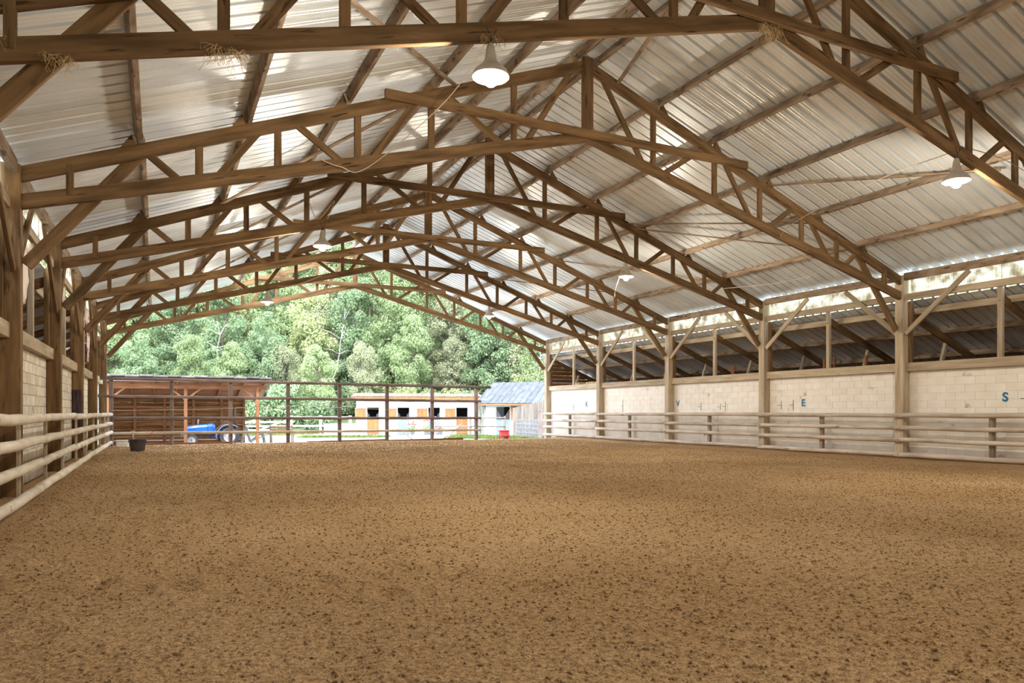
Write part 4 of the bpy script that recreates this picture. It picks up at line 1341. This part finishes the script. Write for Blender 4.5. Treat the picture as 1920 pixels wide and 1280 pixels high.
# pale field fence behind the yard
wf = empty('field_fence', (11, 56, GZ), label='pale post and rail fence closing the yard beside the stables', cat='fence')
fp = [(4.6, 59.2), (6.9, 58.4), (9.2, 57.6), (11.3, 56.9), (13.4, 56.0)]
for (x, y) in fp:
    beam('post', (x, y, hill(x, y) - .1), (x, y, GZ + 1.42), .20, .20, 'fence_white_wood', wf, up=(0, 1, 0))
for i, (a, b) in enumerate(zip(fp, fp[1:])):
    for z in ((.30, .60, .92, 1.25) if i < 2 else (.62, 1.28)):
        beam('rail', (a[0], a[1] - .12, GZ + z), (b[0], b[1] - .12, GZ + z), .05, .15, 'fence_white_wood', wf)
    if i < 2:
        beam('rail', (a[0], a[1] - .13, GZ + .3), (b[0], b[1] - .13, GZ + 1.2), .04, .12, 'fence_white_wood', wf)
lw = empty('low_wall', (12.6, 52.5, GZ), label='low white wall running left from the stable block', cat='wall')
box('wall_body', (12.0, 53.0, GZ + .40), (2.4, .25, .80), 'render_white', lw, rz=-.3, ch=.02)
box('coping', (12.0, 53.0, GZ + .82), (2.46, .31, .06), 'concrete', lw, rz=-.3, ch=.015)

# ------------------------------------------------------------------ trees on the slope
def crown_mesh(seed, m, n, H, Rr, base, size):
    rs = np.random.RandomState(seed)
    nl = 60
    lobes = []
    for i in range(nl):
        t = rs.rand()
        a = rs.rand() * 6.283
        prof = math.sin(math.pi * min(1, .16 + .80 * t)) ** .6
        r = Rr * prof * math.sqrt(rs.uniform(.1, 1)) * .95
        lobes.append((r * math.cos(a), r * math.sin(a), base + t * (H - base) + rs.uniform(-.4, .4), Rr * rs.uniform(.14, .36)))
    L = np.array(lobes)
    k = rs.randint(0, nl, n)
    d = rs.normal(size=(n, 3)); d /= np.linalg.norm(d, axis=1)[:, None]
    rad = L[k, 3] * (0.35 + .95 * rs.rand(n) ** .6)
    C = L[k, :3] + d * rad[:, None] * np.array([1, 1, .8])
    # leaf spray: folded quad, facing mostly outward and up
    nrm = d + rs.normal(size=(n, 3)) * .55 + np.array([0, 0, .35])
    nrm /= np.linalg.norm(nrm, axis=1)[:, None]
    a = np.cross(nrm, rs.normal(size=(n, 3))); a /= np.linalg.norm(a, axis=1)[:, None]
    b = np.cross(nrm, a)
    s = size * (0.6 + .8 * rs.rand(n))[:, None]
    P = np.stack([C - a * s, C - b * s * .45 + nrm * s * .12, C + a * s, C + b * s * .45 + nrm * s * .12], 1).reshape(-1, 3)
    F = np.arange(n * 4).reshape(n, 4)
    F2 = np.concatenate([F[:, [0, 1, 2]], F[:, [0, 2, 3]]])
    me = bpy.data.meshes.new('crown')
    me.vertices.add(len(P)); me.vertices.foreach_set('co', P.ravel())
    me.loops.add(F2.size); me.loops.foreach_set('vertex_index', F2.ravel())
    me.polygons.add(len(F2)); me.polygons.foreach_set('loop_start', np.arange(len(F2)) * 3)
    me.update(); me.validate()
    me.materials.append(MATS[m])
    return me, lobes

def trunk_mesh(seed, m, H, lobes, r0):
    rg = random.Random(seed)
    pts = [(0, 0, -.6)]; n = 6
    for i in range(1, n + 1):
        pts.append((rg.uniform(-.12, .12) * i, rg.uniform(-.12, .12) * i, H * .85 * i / n))
    parts = [tube_geo(pts, [r0 * (1 - .85 * i / n) for i in range(n + 1)], 8)]
    for l in lobes[::4]:
        j = max(1, min(n - 1, int(l[2] / (H * .85) * n) - 1))
        p = Vector(pts[j]); q = Vector(l[:3])
        mid = (p + q) / 2 + Vector((0, 0, .25))
        parts.append(tube_geo([p, mid, q], [r0 * .35, r0 * .22, r0 * .08], 5))
    V, F = join(parts)
    return mesh('trunk', V, F, m, True)

KINDS = [('leaf_yellow', 'bark', 'yellow green broadleaf tree'), ('leaf_mid', 'bark', 'mid green broadleaf tree'), ('leaf_blue', 'bark', 'dark blue green tree'),
         ('leaf_olive', 'bark_pale', 'olive grey willow-like tree')]
PROTO = []
for i, (lm, bm_, lab) in enumerate(KINDS):
    for v in range(2):
        H = [11.5, 12.5, 12.0, 11.0][i] + v * 1.2
        me, lobes = crown_mesh(50 + i * 7 + v, lm, 22000, H, 3.6 + .4 * v, .7, .17)
        PROTO.append((me, trunk_mesh(9 + i * 3 + v, bm_, H, lobes, .22), lab, H, i))
# distance out d, sideways offset; deeper rows stand higher up the slope
rg = random.Random(77)
CR, CF = Vector((.898, -.44, 0)), Vector((.44, .898, 0))
ROWS = [(63, 3.7, .62), (68, 4.2, .84), (75, 4.4, 1.0), (83, 4.8, 1.08), (92, 5.2, 1.15), (101, 6.0, 1.2)]
PLACE = ['at the slope foot', 'low on the slope', 'halfway up the slope', 'high on the slope', 'near the slope top', 'along the slope crest']
def behind(s_, d_):
    q = 960 + 1354 * s_ / d_
    return ('beyond the left aisle' if q < 190 else 'behind the timber shed' if q < 500 else 'behind the pale field fence' if q < 665 else
            'behind the stable block' if q < 897 else 'behind the grey roofed outbuilding')
WT = [0, 0, 0, 1, 1, 1, 2, 2, 3]
for ri, (d, sp, sc) in enumerate(ROWS):
    half = d * 0.62
    s = -half - 4
    while s < d * .14 + 6:
        s += sp * rg.uniform(.8, 1.2)
        dd = d + rg.uniform(-2.4, 2.4)
        p = CF * dd + CR * s
        if dd < 67 and s > -7 and s < 6: dd += 4; p = CF * dd + CR * s
        kind = rg.choice(WT)
        cand = [q for q in PROTO if q[4] == kind]
        me, tm, lab, H, _ = rg.choice(cand)
        k = sc * rg.uniform(.82, 1.12)
        z = hill(p.x, p.y)
        t = empty('tree', (p.x, p.y, z), label='%s %s %s %s' % ('taller' if k > .97 * sc else 'shorter', lab, PLACE[ri], behind(s, dd)), cat='tree', group='trees %s' % PLACE[ri])
        M = Matrix.Translation((p.x, p.y, z)) @ Matrix.Rotation(rg.uniform(0, 6.28), 4, 'Z') @ Matrix.Diagonal((k * .8, k * .8, k, 1))
        link('crown', me, M, t)
        link('trunk', tm, M, t)
# undergrowth shrubs along the foot of the slope
SH = []
for i, lm in enumerate(('leaf_mid', 'leaf_blue', 'leaf_yellow')):
    me, lobes = crown_mesh(90 + i, lm, 4200, 2.6, 1.7, .3, .15)
    SH.append((me, trunk_mesh(40 + i, 'bark', 2.6, lobes, .06), ('mid green', 'dark green', 'yellow green')[i]))
for k in range(34):
    s = -44 + k * 1.75 + rg.uniform(-.5, .5)
    dd = rg.uniform(59.5, 62.0)
    if s > -15: dd += 3.6          # behind the stables and the outbuilding
    p = CF * dd + CR * s
    i = rg.randrange(3)
    me, tm, cname = SH[i]
    kk = rg.uniform(.8, 1.3)
    z = hill(p.x, p.y)
    t = empty('shrub', (p.x, p.y, z), label='%s %s leafy shrub below the trees, %s' % ('larger' if kk > 1.05 else 'smaller', cname, behind(s, dd)), cat='shrub', group='shrubs in the hedge below the trees')
    M = Matrix.Translation((p.x, p.y, z)) @ Matrix.Rotation(rg.uniform(0, 6.28), 4, 'Z') @ Matrix.Diagonal((kk * .8, kk * .8, kk, 1))
    link('foliage', me, M, t); link('stem', tm, M, t)
# bare pale trunks leaning among the leaves
def bare_tree(d, s, H, lean, label, seed):
    rg = random.Random(seed)
    p = CF * d + CR * s
    z = hill(p.x, p.y)
    t = empty('bare_tree', (p.x, p.y, z), label=label, cat='tree')
    pts = [Vector((0, 0, -.3))]
    for i in range(1, 8):
        pts.append(Vector((CR.x * lean * i / 7 + rg.uniform(-.3, .3), CR.y * lean * i / 7 + rg.uniform(-.3, .3), H * i / 7)))
    V, F = tube_geo(pts, [.085 * (1 - .8 * i / 7) for i in range(8)], 8)
    tr = link('trunk', mesh('trunk', V, F, 'bark_pale', True), Matrix.Translation((p.x, p.y, z)), t)
    for i in range(2, 7):
        for _ in range(2):
            a = rg.uniform(0, 6.28); l = rg.uniform(.8, 2.0)
            q = pts[i]; e = q + Vector((math.cos(a) * l, math.sin(a) * l, rg.uniform(.2, 1.2)))
            V, F = tube_geo([q, (q + e) / 2 + Vector((0, 0, .15)), e], [.05, .035, .012], 5)
            link('branch', mesh('branch', V, F, 'bark_pale', True), Matrix.Translation((p.x, p.y, z)), t)
bare_tree(62, -15.5, 4.6, -1.4, 'leaning bare pale trunk behind the white field fence', 1)
bare_tree(64.5, -16.5, 9.5, 1.6, 'tall bare dead tree with pale branches left of the stables', 2)
bare_tree(64, -25, 8.5, -1.4, 'bare dead tree among leaves behind the timber shed', 3)
bare_tree(63, 2.2, 7.5, .1, 'straight bare trunk behind the grey roofed outbuilding', 4)
